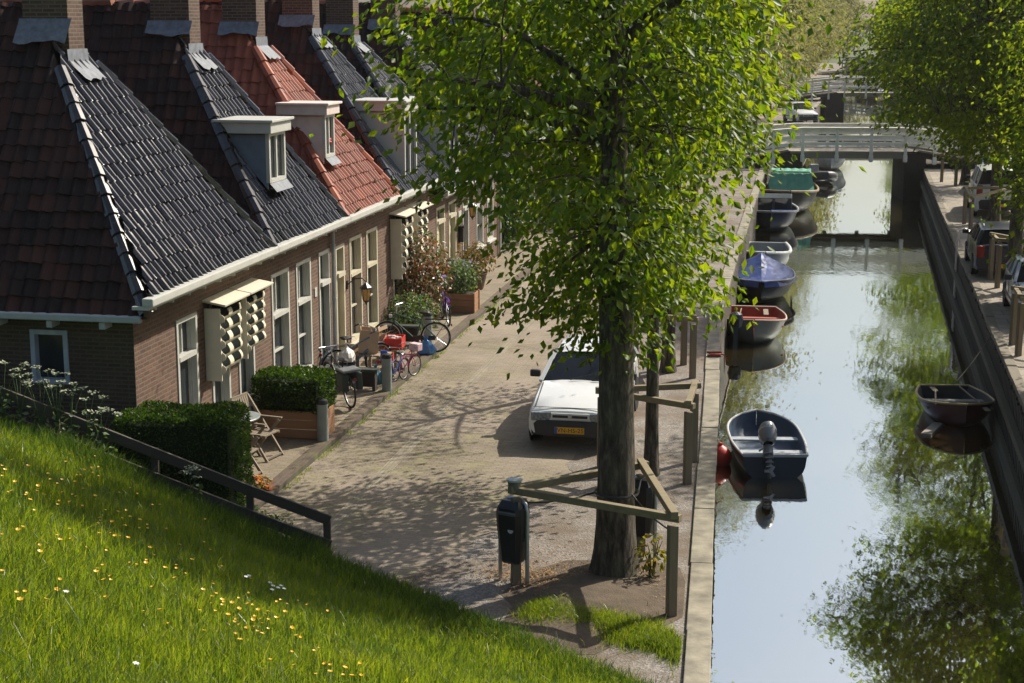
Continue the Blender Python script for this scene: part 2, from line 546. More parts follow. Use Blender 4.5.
# street, kerb, sidewalk, gravel strip
STREETM = brick('street clinkers', (.22, .18, .115), (.44, .36, .25), (.13, .11, .07), bw=.22, bh=.085, ms=.014, dirt=.45, bstr=.8, moss=(.20, .21, .05), big=(.37, .30, .245))
SIDEM = brick('sidewalk clinkers', (.30, .24, .17), (.44, .36, .26), (.21, .175, .125), bw=.22, bh=.085, ms=.012, dirt=.5, bstr=.7, moss=(.16, .17, .05))
KERBM = brick('dark kerb clinkers', (.13, .085, .06), (.22, .15, .11), (.10, .085, .06), bw=.07, bh=.22, ms=.010, dirt=.5, offset=0, moss=(.15, .17, .05))
def gravelmat():
    m, nt, b = new_mat('quayside gravel')
    tc = N(nt, 'ShaderNodeTexCoord')
    v = N(nt, 'ShaderNodeTexVoronoi'); v.inputs['Scale'].default_value = 38
    nt.links.new(tc.outputs['Object'], v.inputs['Vector'])
    r = ramp(nt, v.outputs['Color'], [(0, (.13, .115, .10)), (.5, (.25, .225, .20)), (1, (.42, .38, .34))])
    n = noise(nt, tc.outputs['Object'], .9, 7, .65)
    dr = ramp(nt, n.outputs[0], [(.40, (0, 0, 0)), (.62, (1, 1, 1))])
    base = mix(nt, dr.outputs[0], r.outputs[0], (.15, .11, .075))
    n4 = noise(nt, tc.outputs['Object'], 16, 4)
    base = mix(nt, n4.outputs[0], base, mix(nt, .4, base, (.12, .10, .08)))
    nt.links.new(base, b.inputs['Base Color']); b.inputs['Roughness'].default_value = .9
    bump(nt, b, v.outputs['Distance'], .7, .012)
    return m
GRAVEL = gravelmat()
KERB_B = 1.55
def fx_line(b):
    return lambda y: S((y - C0.y + SN.y * -b) / SD.y, b).x
ys = frange(12, 60, 40) + frange(64, 280, 30)
fac_x = fx_line(0.02); kerb_x = fx_line(KERB_B); kerb_in = fx_line(KERB_B - .24)
def grav_edge(y):
    base = QL(y) - 2.35 + .10 * math.sin(y * 2.1) + .06 * math.sin(y * 5.3)
    if y < 24: base -= 1.9 * max(0, min(1, (24 - y) / 4.5)) ** .8 + .12 * math.sin(y * 4.1)
    return base
strip('street', lambda y: kerb_x(y) - .1, lambda y: QL(y) - .25, ys, 0.0, STREETM)
strip('gravel_path', grav_edge, lambda y: QL(y) - .2, frange(14, 60, 140) + frange(61, 280, 40), .004, GRAVEL)
# paver line running along the street
strip('road_paver_line', lambda y: kerb_x(y) + 1.25, lambda y: kerb_x(y) + 1.47, ys, .004, brick('paver line', (.33, .28, .21), (.46, .40, .30), (.25, .21, .15), bw=.07, bh=.2, ms=.012, offset=0, moss=(.17, .18, .06)))
SW = .075
def raised(name, fa, fb, z, m):
    mb = MB()
    for i in range(len(ys) - 1):
        y0, y1 = ys[i], ys[i + 1]
        a0, b0, a1, b1 = (fa(y0), y0), (fb(y0), y0), (fa(y1), y1), (fb(y1), y1)
        mb.quad((*a0, z), (*b0, z), (*b1, z), (*a1, z), [suv(*p) for p in (a0, b0, b1, a1)])
        mb.quad((*b0, -.02), (*b1, -.02), (*b1, z), (*b0, z), [suv(*p) for p in (b0, b1, b1, b0)])
    return meta(mb.build(name, m), kind='structure')
raised('pavement', lambda y: fac_x(y) - .3, kerb_in, SW, SIDEM)
raised('kerb', kerb_in, kerb_x, SW + .012, KERBM)

# quays
CONC = simple('quay coping concrete', (.25, .225, .17), .85, var=.38, scale=3.2, bmp=.5)
QBRICK = brick('quay brick', (.10, .075, .06), (.17, .125, .095), (.10, .09, .07), dirt=.8)
PLANK = wood('dark quay planking', (.026, .023, .018), axis=2)
def quay(name, line, side, label, mat_wall, mat_cop, cw, cz, y0, y1):
    root = thing(name, label, 'quay wall', (line(y0), y0, 0))
    o0 = Vector((line(y0), y0, 0))
    wl = MB(); cp = MB()
    brk = sorted(set([y for (x, y) in (QUAY_L if side < 0 else QUAY_R) if y0 < y < y1]))
    yy = [y0] + brk + [y1]
    for a, b in zip(yy, yy[1:]):
        A = Vector((line(a), a, 0)) - o0; B = Vector((line(b), b, 0)) - o0
        d = (B - A).normalized(); nrm = Vector((d.y, -d.x, 0)) * side       # towards the land
        L = (B - A).length
        for (p, q) in ((A, B),):
            v0 = p + Vector((0, 0, -2.4)); v1 = q + Vector((0, 0, -2.4)); v2 = q + Vector((0, 0, cz - .13)); v3 = p + Vector((0, 0, cz - .13))
            wl.quad(v0, v1, v2, v3, [(0, -2.4), (L, -2.4), (L, 0), (0, 0)])
        n_ = max(1, round(L / 2.4))
        for k in range(n_):
            p = A + d * (L * k / n_ + .006); q = A + d * (L * (k + 1) / n_ - .006)
            off = -nrm * .03 + nrm * cw / 2
            off = -nrm * (.03 + .012 * math.sin(k * 5.1 + a)) + nrm * cw / 2 + Vector((0, 0, .008 * math.sin(k * 3.7)))
            cp.beam(p + off + Vector((0, 0, cz - .07)), q + off + Vector((0, 0, cz - .07)), cw, .14, bev=.012)
        if side > 0:
            k = 0.0
            while k < min(L, 75):
                p = A + d * k + nrm * .04
                wl.box(p + Vector((0, 0, -1.2)), (.17, .20, 2.2 + .10 * math.sin(k * 7) * math.sin(k * 2.3)), Matrix.Rotation(math.atan2(d.y, d.x), 3, 'Z'))
                k += .29
    if side > 0:
        wm = MB()
        for a, b in zip(yy, yy[1:]):
            A = Vector((line(a), a, 0)) - o0; B = Vector((line(b), b, 0)) - o0; d = (B - A).normalized(); nrm = Vector((d.y, -d.x, 0)) * side
            wm.beam(A - nrm * .12 + Vector((0, 0, -.62)), B - nrm * .12 + Vector((0, 0, -.62)), .13, .17)
            wm.beam(A - nrm * .09 + Vector((0, 0, -1.5)), B - nrm * .09 + Vector((0, 0, -1.5)), .10, .22)
        wm.build('waling', wood('mossy waling timber', (.07, .068, .04), axis=1), root)
    wo = wl.build('wall_face', mat_wall, root)
    cp.build('coping', mat_cop, root)
    return root
quay('quay_wall', QL, -1, 'long brick quay wall with a pale concrete coping beside the moored boats', QBRICK, CONC, .30, .055, 6, 250)
quay('quay_wall', QR, 1, 'dark timber sheet piled quay wall with narrow cap beam below the parked cars', PLANK, wood('quay cap beam', (.20, .17, .12), axis=1), .22, .03, 12, 250)
strip('quay_paving', lambda y: QR(y) + .18, lambda y: QR(y) + 1.35, frange(12, 90, 30), .004, brick('quay slabs', (.36, .31, .24), (.50, .43, .34), (.2, .17, .13), bw=.9, bh=.6, ms=.02, dirt=.5))
strip('quay_street', lambda y: QR(y) + 1.35, lambda y: QR(y) + 9, frange(12, 280, 40), .002, STREETM)

# dike
DIKEM = simple('dike turf', (.055, .10, .018), .95, var=.35, scale=5)
mb = MB()
cs = .22; x0, x1, y0, y1 = -16.0, 13.0, -9.0, 24.5
nx, ny = int((x1 - x0) / cs), int((y1 - y0) / cs)
rows = [[(x0 + i * cs, y0 + j * cs, dike_z(x0 + i * cs, y0 + j * cs)) for i in range(nx + 1)] for j in range(ny + 1)]
mb.grid(rows)
dk = mb.build('dike', DIKEM, smooth=True)
meta(dk, kind='structure')

def blades(name, P, L, W, lean, m, seed, sharp=.25, wind=(0.0, 0.0)):
    r = np.random.RandomState(seed); n = len(P)
    az = r.uniform(0, 2 * np.pi, n)
    wd = np.stack([np.cos(az), np.sin(az), np.zeros(n)], 1)
    la = r.uniform(0, 2 * np.pi, n); lm = np.abs(r.normal(0, 1, n)) * lean * L
    ld = np.stack([np.cos(la) * lm + wind[0] * L, np.sin(la) * lm + wind[1] * L, np.zeros(n)], 1)
    up = np.array([0, 0, 1.0])
    hw = (W / 2)[:, None]
    mid = P + up * (L * .55)[:, None] + ld * .32
    tip = P + up * (L * .93)[:, None] + ld
    V = np.stack([P - wd * hw, P + wd * hw, mid + wd * hw * .8, mid - wd * hw * .8, tip + wd * hw * sharp, tip - wd * hw * sharp], 1).reshape(-1, 3)
    b = np.arange(n)[:, None] * 6
    F = np.concatenate([b + np.array([[0, 1, 2, 3]]), b + np.array([[3, 2, 4, 5]])], 0)
    return link_mesh(name, np_mesh(name, V, F), m)
GRASS = leafmat('sunlit grass', [(.06, .12, .010), (.11, .18, .016), (.17, .235, .022), (.13, .20, .018), (.26, .28, .06)], .55, .36, (2.2, 1.9, .7), .6, patch=((.055, .11, .02), 1.1))
GRASSD = leafmat('rank grass', [(.03, .07, .010), (.055, .11, .014), (.08, .14, .018), (.14, .18, .04)], .45, .5, (1.8, 1.75, .8), .3)
r = np.random.RandomState(5)
pts = []; ptd = []
while len(pts) < 215000:
    # denser close to the camera
    y = 5.5 + 16.5 * r.rand() ** 1.25; x = (r.rand() * 1.0 - .42) * y * .95
    if len(pts) > 150000: y = 2.5 + 20 * r.rand(); x = -11 + 15 * r.rand()
    if len(pts) <= 150000 and (x > .12 * y or x < -.40 * y - .5): continue
    if len(pts) > 150000 and -.40 * y - .5 < x < .12 * y and y > 5.5: continue
    z = dike_z(x, y)
    if z < -.1: continue
    pts.append((x, y, z - .02))
P = np.array(pts)
dd = FD - (P[:, 0] * FN.x + P[:, 1] * FN.y)
patch = .5 + .5 * np.sin(P[:, 0] * 2.3 + 1.1 * np.sin(P[:, 1] * 1.7)) * np.sin(P[:, 1] * 1.9 + P[:, 0])
L = (.09 + .09 * r.rand(len(P)) + .07 * patch) * (1 + .35 * (r.rand(len(P)) > .93))
W = .006 + .004 * r.rand(len(P)) + .0002 * P[:, 1]
meta(blades('grass', P, L, W, .45, GRASS, 6), kind='stuff')
# rank grass along the fence and the foot of the dike
q = []
while len(q) < 26000:
    t = r.rand()
    x = -9.5 + 12.0 * r.rand()
    if x < -2.5: y = fence_y(x) - abs(r.normal(0, .55)) - .05
    else:
        yf = (FD - x * FN.x) / FN.y; y = yf - abs(r.normal(0, .45)) - .02
    z = dike_z(x, y)
    if z < -.1: continue
    q.append((x, y, z - .02))
P = np.array(q)
meta(blades('tall_grass', P, (.16 + .24 * r.rand(len(P)) ** 1.6) * np.where(P[:, 0] > -2.5, .68, 1.0), .008 + .005 * r.rand(len(P)), .5, GRASSD, 8), kind='stuff')
# low grass patch by the quay, below the tree
q = []
lo = [G(530, 606), G(600, 618), G(660, 640), G(735, 676)]
while len(q) < 16000:
    t = r.rand() * 3; i = min(2, int(t)); f = t - i
    c = lo[i].lerp(lo[i + 1], f)
    wv = .30 + .10 * math.sin(t * 5)
    o = r.normal(0, wv * .55)
    x = c.x + o * .55 + r.normal(0, .06); y = c.y - .15 + o * .8 + r.normal(0, .06)
    if x > QL(y) - .33: continue
    q.append((x, y, 0.0))
P = np.array(q)
meta(blades('verge_grass', P, .05 + .10 * r.rand(len(P)), .006 + .004 * r.rand(len(P)), .5, GRASS, 9), kind='stuff')
# weeds between the kerb stones
q = []
for k in range(2600):
    y = 24.3 + 26 * r.rand(); x = kerb_x(y) + .03 + abs(r.normal(0, .05))
    if math.sin(y * 3.1) + math.sin(y * 7.7) < -.3: continue
    q.append((x, y, 0.0))
P = np.array(q)
meta(blades('kerb_weeds', P, .02 + .05 * r.rand(len(P)), .006 + .004 * r.rand(len(P)), .6, GRASS, 10), kind='stuff')

# bare earth round the nearest tree
def earthmat():
    m, nt, b = new_mat('bare earth')
    tc = N(nt, 'ShaderNodeTexCoord'); n = noise(nt, tc.outputs['Object'], 3.5, 8, .7); n2 = noise(nt, tc.outputs['Object'], 40, 3)
    r_ = ramp(nt, n.outputs[0], [(.3, (.07, .05, .035)), (.55, (.13, .095, .06)), (.75, (.21, .155, .10))])
    base = mix(nt, n2.outputs[0], r_.outputs[0], mix(nt, .5, r_.outputs[0], (.05, .04, .03)))
    nt.links.new(base, b.inputs['Base Color']); b.inputs['Roughness'].default_value = .95
    bump(nt, b, n2.outputs[0], .8, .015)
    return m
rows = []
for i in range(7):
    f = i / 6
    rows.append([])
    for k in range(49):
        a = 2 * math.pi * k / 48
        rx, ry = 1.25 + .16 * math.sin(3 * a + 1) + .07 * math.sin(11 * a) + .04 * math.sin(23 * a), 1.75 + .2 * math.sin(2 * a) + .1 * math.sin(9 * a + 2)
        x = 1.05 + f * rx * math.cos(a) + .25 * f * math.sin(a); y = 19.45 + f * ry * math.sin(a)
        x = min(x, QL(y) - .33)
        rows[-1].append((x, y, .009 + .10 * (1 - f * f) ** 2))
em = MB(); em.grid(rows); meta(em.build('bare_earth', earthmat(), smooth=True), kind='structure')
# ------------------------------------------------------------------ houses
def tile_field(mb, P0, P1, apexes, tw=.195, th=.275, amp=.046, lift=.035, seed=0, cut=None):
    """pantiles over the planar polygon P0, P1, *apexes (P0-P1 is the eave); every tile is its own curved sheet"""
    P0 = Vector(P0); P1 = Vector(P1); ap = [Vector(p) for p in apexes]
    U = (P1 - P0).normalized(); Nn = U.cross(ap[0] - P0).normalized(); V = Nn.cross(U).normalized()
    if Nn.z < 0: Nn = -Nn; V = V
    if V.z < 0: V = -V
    poly = [P0, P1] + ap
    uv = [((p - P0).dot(U), (p - P0).dot(V)) for p in poly]
    umin = min(p[0] for p in uv); umax = max(p[0] for p in uv); vmax = max(p[1] for p in uv)
    r = random.Random(seed)
    def inside(u, v, m):
        n = len(uv)
        area = sum(uv[i][0] * uv[(i + 1) % n][1] - uv[(i + 1) % n][0] * uv[i][1] for i in range(n))
        sgn = 1 if area > 0 else -1
        for i in range(n):
            (x0, y0), (x1, y1) = uv[i], uv[(i + 1) % n]
            e = (x1 - x0, y1 - y0); L = math.hypot(*e)
            if L < 1e-6: continue
            if sgn * (e[0] * (v - y0) - e[1] * (u - x0)) / L < -m: return False
        return True
    prof = [0, .5, .95, 1.0, .62, .15, -.12, -.2, -.1]
    nv = int(vmax / th) + 1; nu = int((umax - umin) / tw) + 2
    bm = bmesh.new()
    for j in range(nv):
        for i in range(nu):
            uc = umin + (i + .5) * tw; vc = (j + .5) * th
            if not inside(uc, vc, .17): continue
            vs0 = []; vs1 = []; vsl = []
            jl = r.uniform(-.013, .013) + .03 * math.sin(uc * 1.1 + seed) * math.sin(vc * 1.4 + seed * .7); js = r.uniform(-.014, .014); ju = r.uniform(-.010, .010); jt = r.uniform(-.012, .012)
            for k, h in enumerate(prof):
                u = umin + (i + k / (len(prof) - 1) * 1.04) * tw + ju
                a = P0 + U * u + V * (j * th - .03 + js) + Nn * (h * amp + lift + jl)
                b = P0 + U * u + V * ((j + 1) * th + .03) + Nn * (h * amp + .004 + jl - .0 + jt * k / 8)
                c = P0 + U * u + V * (j * th - .03 + js) + Nn * (h * amp + lift + jl - .018)
                vs0.append(bm.verts.new(a)); vs1.append(bm.verts.new(b)); vsl.append(bm.verts.new(c))
            for k in range(len(prof) - 1):
                f = bm.faces.new((vs0[k], vs0[k + 1], vs1[k + 1], vs1[k])); f.smooth = True
                bm.faces.new((vsl[k], vsl[k + 1], vs0[k + 1], vs0[k]))
    # trim to the hips
    n = len(poly)
    cen = sum(poly, Vector()) / n
    for i in range(1, n):
        a, b = poly[i], poly[(i + 1) % n]
        pn = (b - a).cross(Nn).normalized()
        if pn.dot(cen - a) > 0: pn = -pn
        g_ = bm.verts[:] + bm.edges[:] + bm.faces[:]
        bmesh.ops.bisect_plane(bm, geom=g_, plane_co=a, plane_no=pn, clear_outer=True)
    if cut:
        for (co, no) in cut:
            pass
    bm.verts.index_update()
    mb.add([v.co.copy() for v in bm.verts], [tuple(v.index for v in f.verts) for f in bm.faces])
    bm.free()
    # boarding below the tiles
    mb.add([p - Nn * .05 for p in poly], [tuple(range(n))])

def ridge_run(mb, A, B, r0=.095, r1=.112, step=.34, seg=8, seed=0):
    A = Vector(A); B = Vector(B); d = (B - A); L = d.length; d.normalize()
    n = max(1, int(L / step))
    rr = random.Random(seed)
    for i in range(n):
        p = A + d * (L * i / n - .02); q = A + d * (L * (i + 1) / n + .04)
        jz = Vector((0, 0, rr.uniform(-.01, .01)))
        mb.tube([p + Vector((0, 0, .045)) + jz, q + Vector((0, 0, .02)) + jz], [r1, r0], seg)

def wall_with_holes(mb, x, y0, y1, z0, z1, holes, depth=.13):
    ysb = sorted({y0, y1, *[h[0] for h in holes], *[h[1] for h in holes]})
    zsb = sorted({z0, z1, *[h[2] for h in holes], *[h[3] for h in holes]})
    for a, b in zip(ysb, ysb[1:]):
        for c, d in zip(zsb, zsb[1:]):
            my, mz = (a + b) / 2, (c + d) / 2
            if any(h[0] < my < h[1] and h[2] < mz < h[3] for h in holes): continue
            mb.quad((x, a, c), (x, b, c), (x, b, d), (x, a, d), [(a, c), (b, c), (b, d), (a, d)])
    for (a, b, c, d) in [h[:4] for h in holes]:
        xi = x - depth
        mb.quad((x, a, c), (xi, a, c), (xi, a, d), (x, a, d), [(a, c), (a + depth, c), (a + depth, d), (a, d)])
        mb.quad((x, b, c), (x, b, d), (xi, b, d), (xi, b, c), [(b, c), (b, d), (b + depth, d), (b + depth, c)])
        mb.quad((x, a, d), (xi, a, d), (xi, b, d), (x, b, d), [(a, d), (a, d + depth), (b, d + depth), (b, d)])
        mb.quad((x, a, c), (x, b, c), (xi, b, c), (xi, a, c), [(a, c), (b, c), (b, c - depth), (a, c - depth)])

def add_window(root, y0, y1, z0, z1, frame=WHITE, sill=True, bars=0, transom=None, curtain=False):
    x = -.10; fw = .075
    m = MB()
    # outer frame, as deep as the reveal
    for (a, b) in ((y0, y0 + fw), (y1 - fw, y1)):
        m.box((x + .045, (a + b) / 2, (z0 + z1) / 2), (.15, fw - .004, z1 - z0 - .004))
    m.box((x + .045, (y0 + y1) / 2, z1 - fw / 2), (.146, y1 - y0 - 2 * fw, fw - .006))
    m.box((x + .045, (y0 + y1) / 2, z0 + fw / 2), (.146, y1 - y0 - 2 * fw, fw - .006))
    if transom:
        m.box((x + .055, (y0 + y1) / 2, transom), (.15, y1 - y0 - 2 * fw, .075))
    for k in range(bars):
        zz = z0 + (((transom or z1) - z0) * (k + 1) / (bars + 1))
        m.box((x + .01, (y0 + y1) / 2, zz), (.05, y1 - y0 - 2 * fw, .035))
    # sash stiles
    for (a, b) in ((y0 + fw, y0 + fw + .045), (y1 - fw - .045, y1 - fw)):
        m.box((x, (a + b) / 2, (z0 + z1) / 2), (.055, .043, z1 - z0 - 2 * fw))
    if transom:
        m.box((x, (y0 + y1) / 2, (transom + z1) / 2 - .0), (.05, .035, z1 - transom - fw - .04))
    w_ = m.build('window', frame, root)
    p = MB(); p.quad((x - .02, y0 + fw, z0 + fw), (x - .02, y1 - fw, z0 + fw), (x - .02, y1 - fw, z1 - fw), (x - .02, y0 + fw, z1 - fw))
    p.build('pane', GLASS, w_)
    if sill:
        s_ = MB(); s_.box((.02, (y0 + y1) / 2, z0 - .035), (.17, y1 - y0 + .12, .06), bev=.008)
        s_.build('sill', frame, w_)
    return w_

def add_door(root, y0, y1, z0, z1, frame=WHITE, leaf=DARKDOOR, transom=2.1):
    x = -.10; fw = .08
    m = MB()
    for (a, b) in ((y0, y0 + fw), (y1 - fw, y1)):
        m.box((x + .045, (a + b) / 2, (z0 + z1) / 2), (.15, fw - .004, z1 - z0 - .004))
    m.box((x + .045, (y0 + y1) / 2, z1 - fw / 2), (.146, y1 - y0 - 2 * fw, fw - .006))
    m.box((x + .065, (y0 + y1) / 2, transom), (.19, y1 - y0 - 2 * fw, .09))
    fr = m.build('door_frame', frame, root)
    p = MB(); p.quad((x - .02, y0 + fw, transom), (x - .02, y1 - fw, transom), (x - .02, y1 - fw, z1 - fw), (x - .02, y0 + fw, z1 - fw))
    p.build('pane', GLASS, fr)
    d = MB(); d.box((x - .03, (y0 + y1) / 2, (z0 + transom - .045) / 2), (.05, y1 - y0 - 2 * fw - .01, transom - .05 - z0))
    for zz in (z0 + .55, z0 + 1.4):
        d.box((x - .0, (y0 + y1) / 2, zz), (.02, (y1 - y0) * .55, .6), bev=.006)
    do = d.build('door', leaf, root)
    h = MB(); h.tube([(x + .0, y0 + fw + .09, z0 + 1.02), (x + .05, y0 + fw + .09, z0 + 1.02), (x + .05, y0 + fw + .2, z0 + 1.02)], .011, 6)
    h.build('handle', STEEL, do)
    st = MB(); st.box((.12, (y0 + y1) / 2, z0 - .045), (.36, y1 - y0 + .1, .11), bev=.01)
    st.build('doorstep', CONC, root)

STRIPE_D = simple('dark green awning fabric', (.006, .009, .008), .9, var=.2, spec=.1)
STRIPE_L = simple('cream awning fabric', (.68, .63, .48), .8, var=.08)
def add_awning(root, y0, y1, z0, z1, label=None):
    """wooden awning box with a folded striped hood"""
    d = .27; t = .03
    m = MB()
    m.box((d / 2 + .01, y0 + t / 2, (z0 + z1) / 2 - .04), (d, t, z1 - z0 - .1))
    m.box((.12, y1 - t / 2, (z0 + .35 + z1) / 2 - .04), (.20, t, z1 - z0 - .45))
    rot = Matrix.Rotation(R(10), 3, 'Y')
    m.box((d / 2 + .05, (y0 + y1) / 2, z1 + .005), (d + .16, y1 - y0 + .08, .035), rot, bev=.006)
    aw = m.build('awning', OFFWHITE, root)
    if label: aw['label'] = label
    f = MB()
    n = 5; zt = z1 - .13; hh = (zt - z0 - .12) / n
    for k in range(n):
        za = zt - k * hh; zb = za - hh
        rows_l = []; rows_d = []
        yy = frange(y0 + t + .01, y1 - t - .005, 13)
        for q in range(7):
            s_ = q / 6.0
            bul = math.sin(s_ * math.pi) * .05
            zz = za - (hh + .0) * s_
            rows_l.append([(.20 + bul, y, zz) for y in yy])
        f.mi = 1
        f.grid([r_[1:6] for r_ in rows_l[:5]]); f.grid([r_[7:12] for r_ in rows_l[:5]])
        f.mi = 0
        f.grid(rows_l[4:])
        for c0, c1 in ((0, 2), (5, 8), (11, 13)): f.grid([[Vector(p) + Vector((.012, 0, 0)) for p in r_[c0:c1]] for r_ in rows_l[:5]])
    # scalloped side valance hanging at the box edge
    f.mi = 0
    for k in range(n):
        za = zt - k * hh - .05
        f.lathe([(.001, -.006), (hh * .34, -.006), (hh * .34, .006), (.001, .006)], (.28, y0 + .035, za - hh * .4), 10, 'y')
    f.mi = 1
    f.box((.20, (y0 + y1) / 2, zt + .04), (.14, y1 - y0 - .1, .10))
    fo = f.build('valance', [STRIPE_L, STRIPE_D], aw, smooth=False)
    return aw

def add_lantern(root, y, z, out=.42, glow=None):
    m = MB()
    m.box((.015, y, z + .25), (.03, .07, .18))
    m.tube([(.02, y, z + .25), (out * .4, y, z + .38), (out * .8, y, z + .40), (out, y, z + .33)], .013, 6)
    m.lathe([(.012, .33), (.05, .30), (.13, .23), (.14, .20), (.12, .19), (.03, .185)], (out, y, z - .02), 6)
    m.lathe([(.07, -.09), (.075, -.07), (.03, -.13), (.012, -.17)][::-1], (out, y, z), 6)
    for k in range(6):
        t = 2 * math.pi * k / 6
        m.tube([(out + .07 * math.cos(t), y + .07 * math.sin(t), z - .07), (out + .115 * math.cos(t), y + .115 * math.sin(t), z + .18)], .007, 5)
    l = m.build('wall_lantern', BLACKM, root)
    g_ = MB(); g_.lathe([(.062, -.07), (.105, .18)], (out, y, z), 6)
    g_.build('lamp_glass', simple('amber lantern glass', (.55, .30, .06), .25, var=.2), l)

def dormer(root, y0, y1, zs, zt, xf, ez, slope, side, corn, window_cols=2, over=.13, flower=False):
    """flat roofed dormer on the street slope. slope: dz per dx backwards"""
    xb = .3 - (zt - ez) / slope - .05
    m = MB()
    # side cheeks and head
    for y in (y0, y1):
        t = .04 if y == y0 else -.04
        poly = [(xf, zs - .12), (xf, zt), (xb, zt)]
        vs = [(px, y, pz) for px, pz in poly] + [(px, y + t, pz) for px, pz in poly]
        m.add(vs, [(0, 1, 2), (5, 4, 3), (0, 3, 4, 1), (1, 4, 5, 2), (2, 5, 3, 0)])
    m.box(((xf + xb) / 2, (y0 + y1) / 2, zt - .02), (xf - xb, y1 - y0 - .0, .035))
    d = m.build('dormer', side, root)
    c = MB()
    c.box(((xf + over + xb - .1) / 2, (y0 + y1) / 2, zt + .10), (xf + over - xb + .1, y1 - y0 + 2 * over, .20), bev=.015)
    c.box(((xf + over + .05 + xb - .1) / 2, (y0 + y1) / 2, zt + .225), (xf + over + .05 - xb + .1, y1 - y0 + 2 * over + .1, .05), bev=.012)
    c.build('dormer_roof', corn, d)
    wf = MB()
    fw = .06
    for y in (y0 + .03, y1 - .03): wf.box((xf + .012, y, (zs + zt) / 2), (.07, .075, zt - zs))
    wf.box((xf + .012, (y0 + y1) / 2, zs + .03), (.075, y1 - y0 - .135, .07)); wf.box((xf + .012, (y0 + y1) / 2, zt - .03), (.07, y1 - y0 - .135, .06))
    for k in range(1, window_cols):
        wf.box((xf + .005, y0 + (y1 - y0) * k / window_cols, (zs + zt) / 2), (.05, .06, zt - zs - .13))
    wo = wf.build('window', WHITE, d)
    p = MB(); p.quad((xf - .012, y0 + .05, zs + .06), (xf - .012, y1 - .05, zs + .06), (xf - .012, y1 - .05, zt - .05), (xf - .012, y0 + .05, zt - .05))
    p.build('pane', GLASS, wo)
    ap = MB()
    A = Vector((xf + .05, y0 - .02, zs - .01)); B = Vector((xf + .05, y1 + .02, zs - .01))
    dv = Vector((1, 0, -slope)).normalized() * .24
    ap.add([A, B, B + dv + Vector((0, 0, .05)), A + dv + Vector((0, 0, .05))], [(0, 1, 2, 3)])
    ap.build('flashing', LEAD, d)
    return d

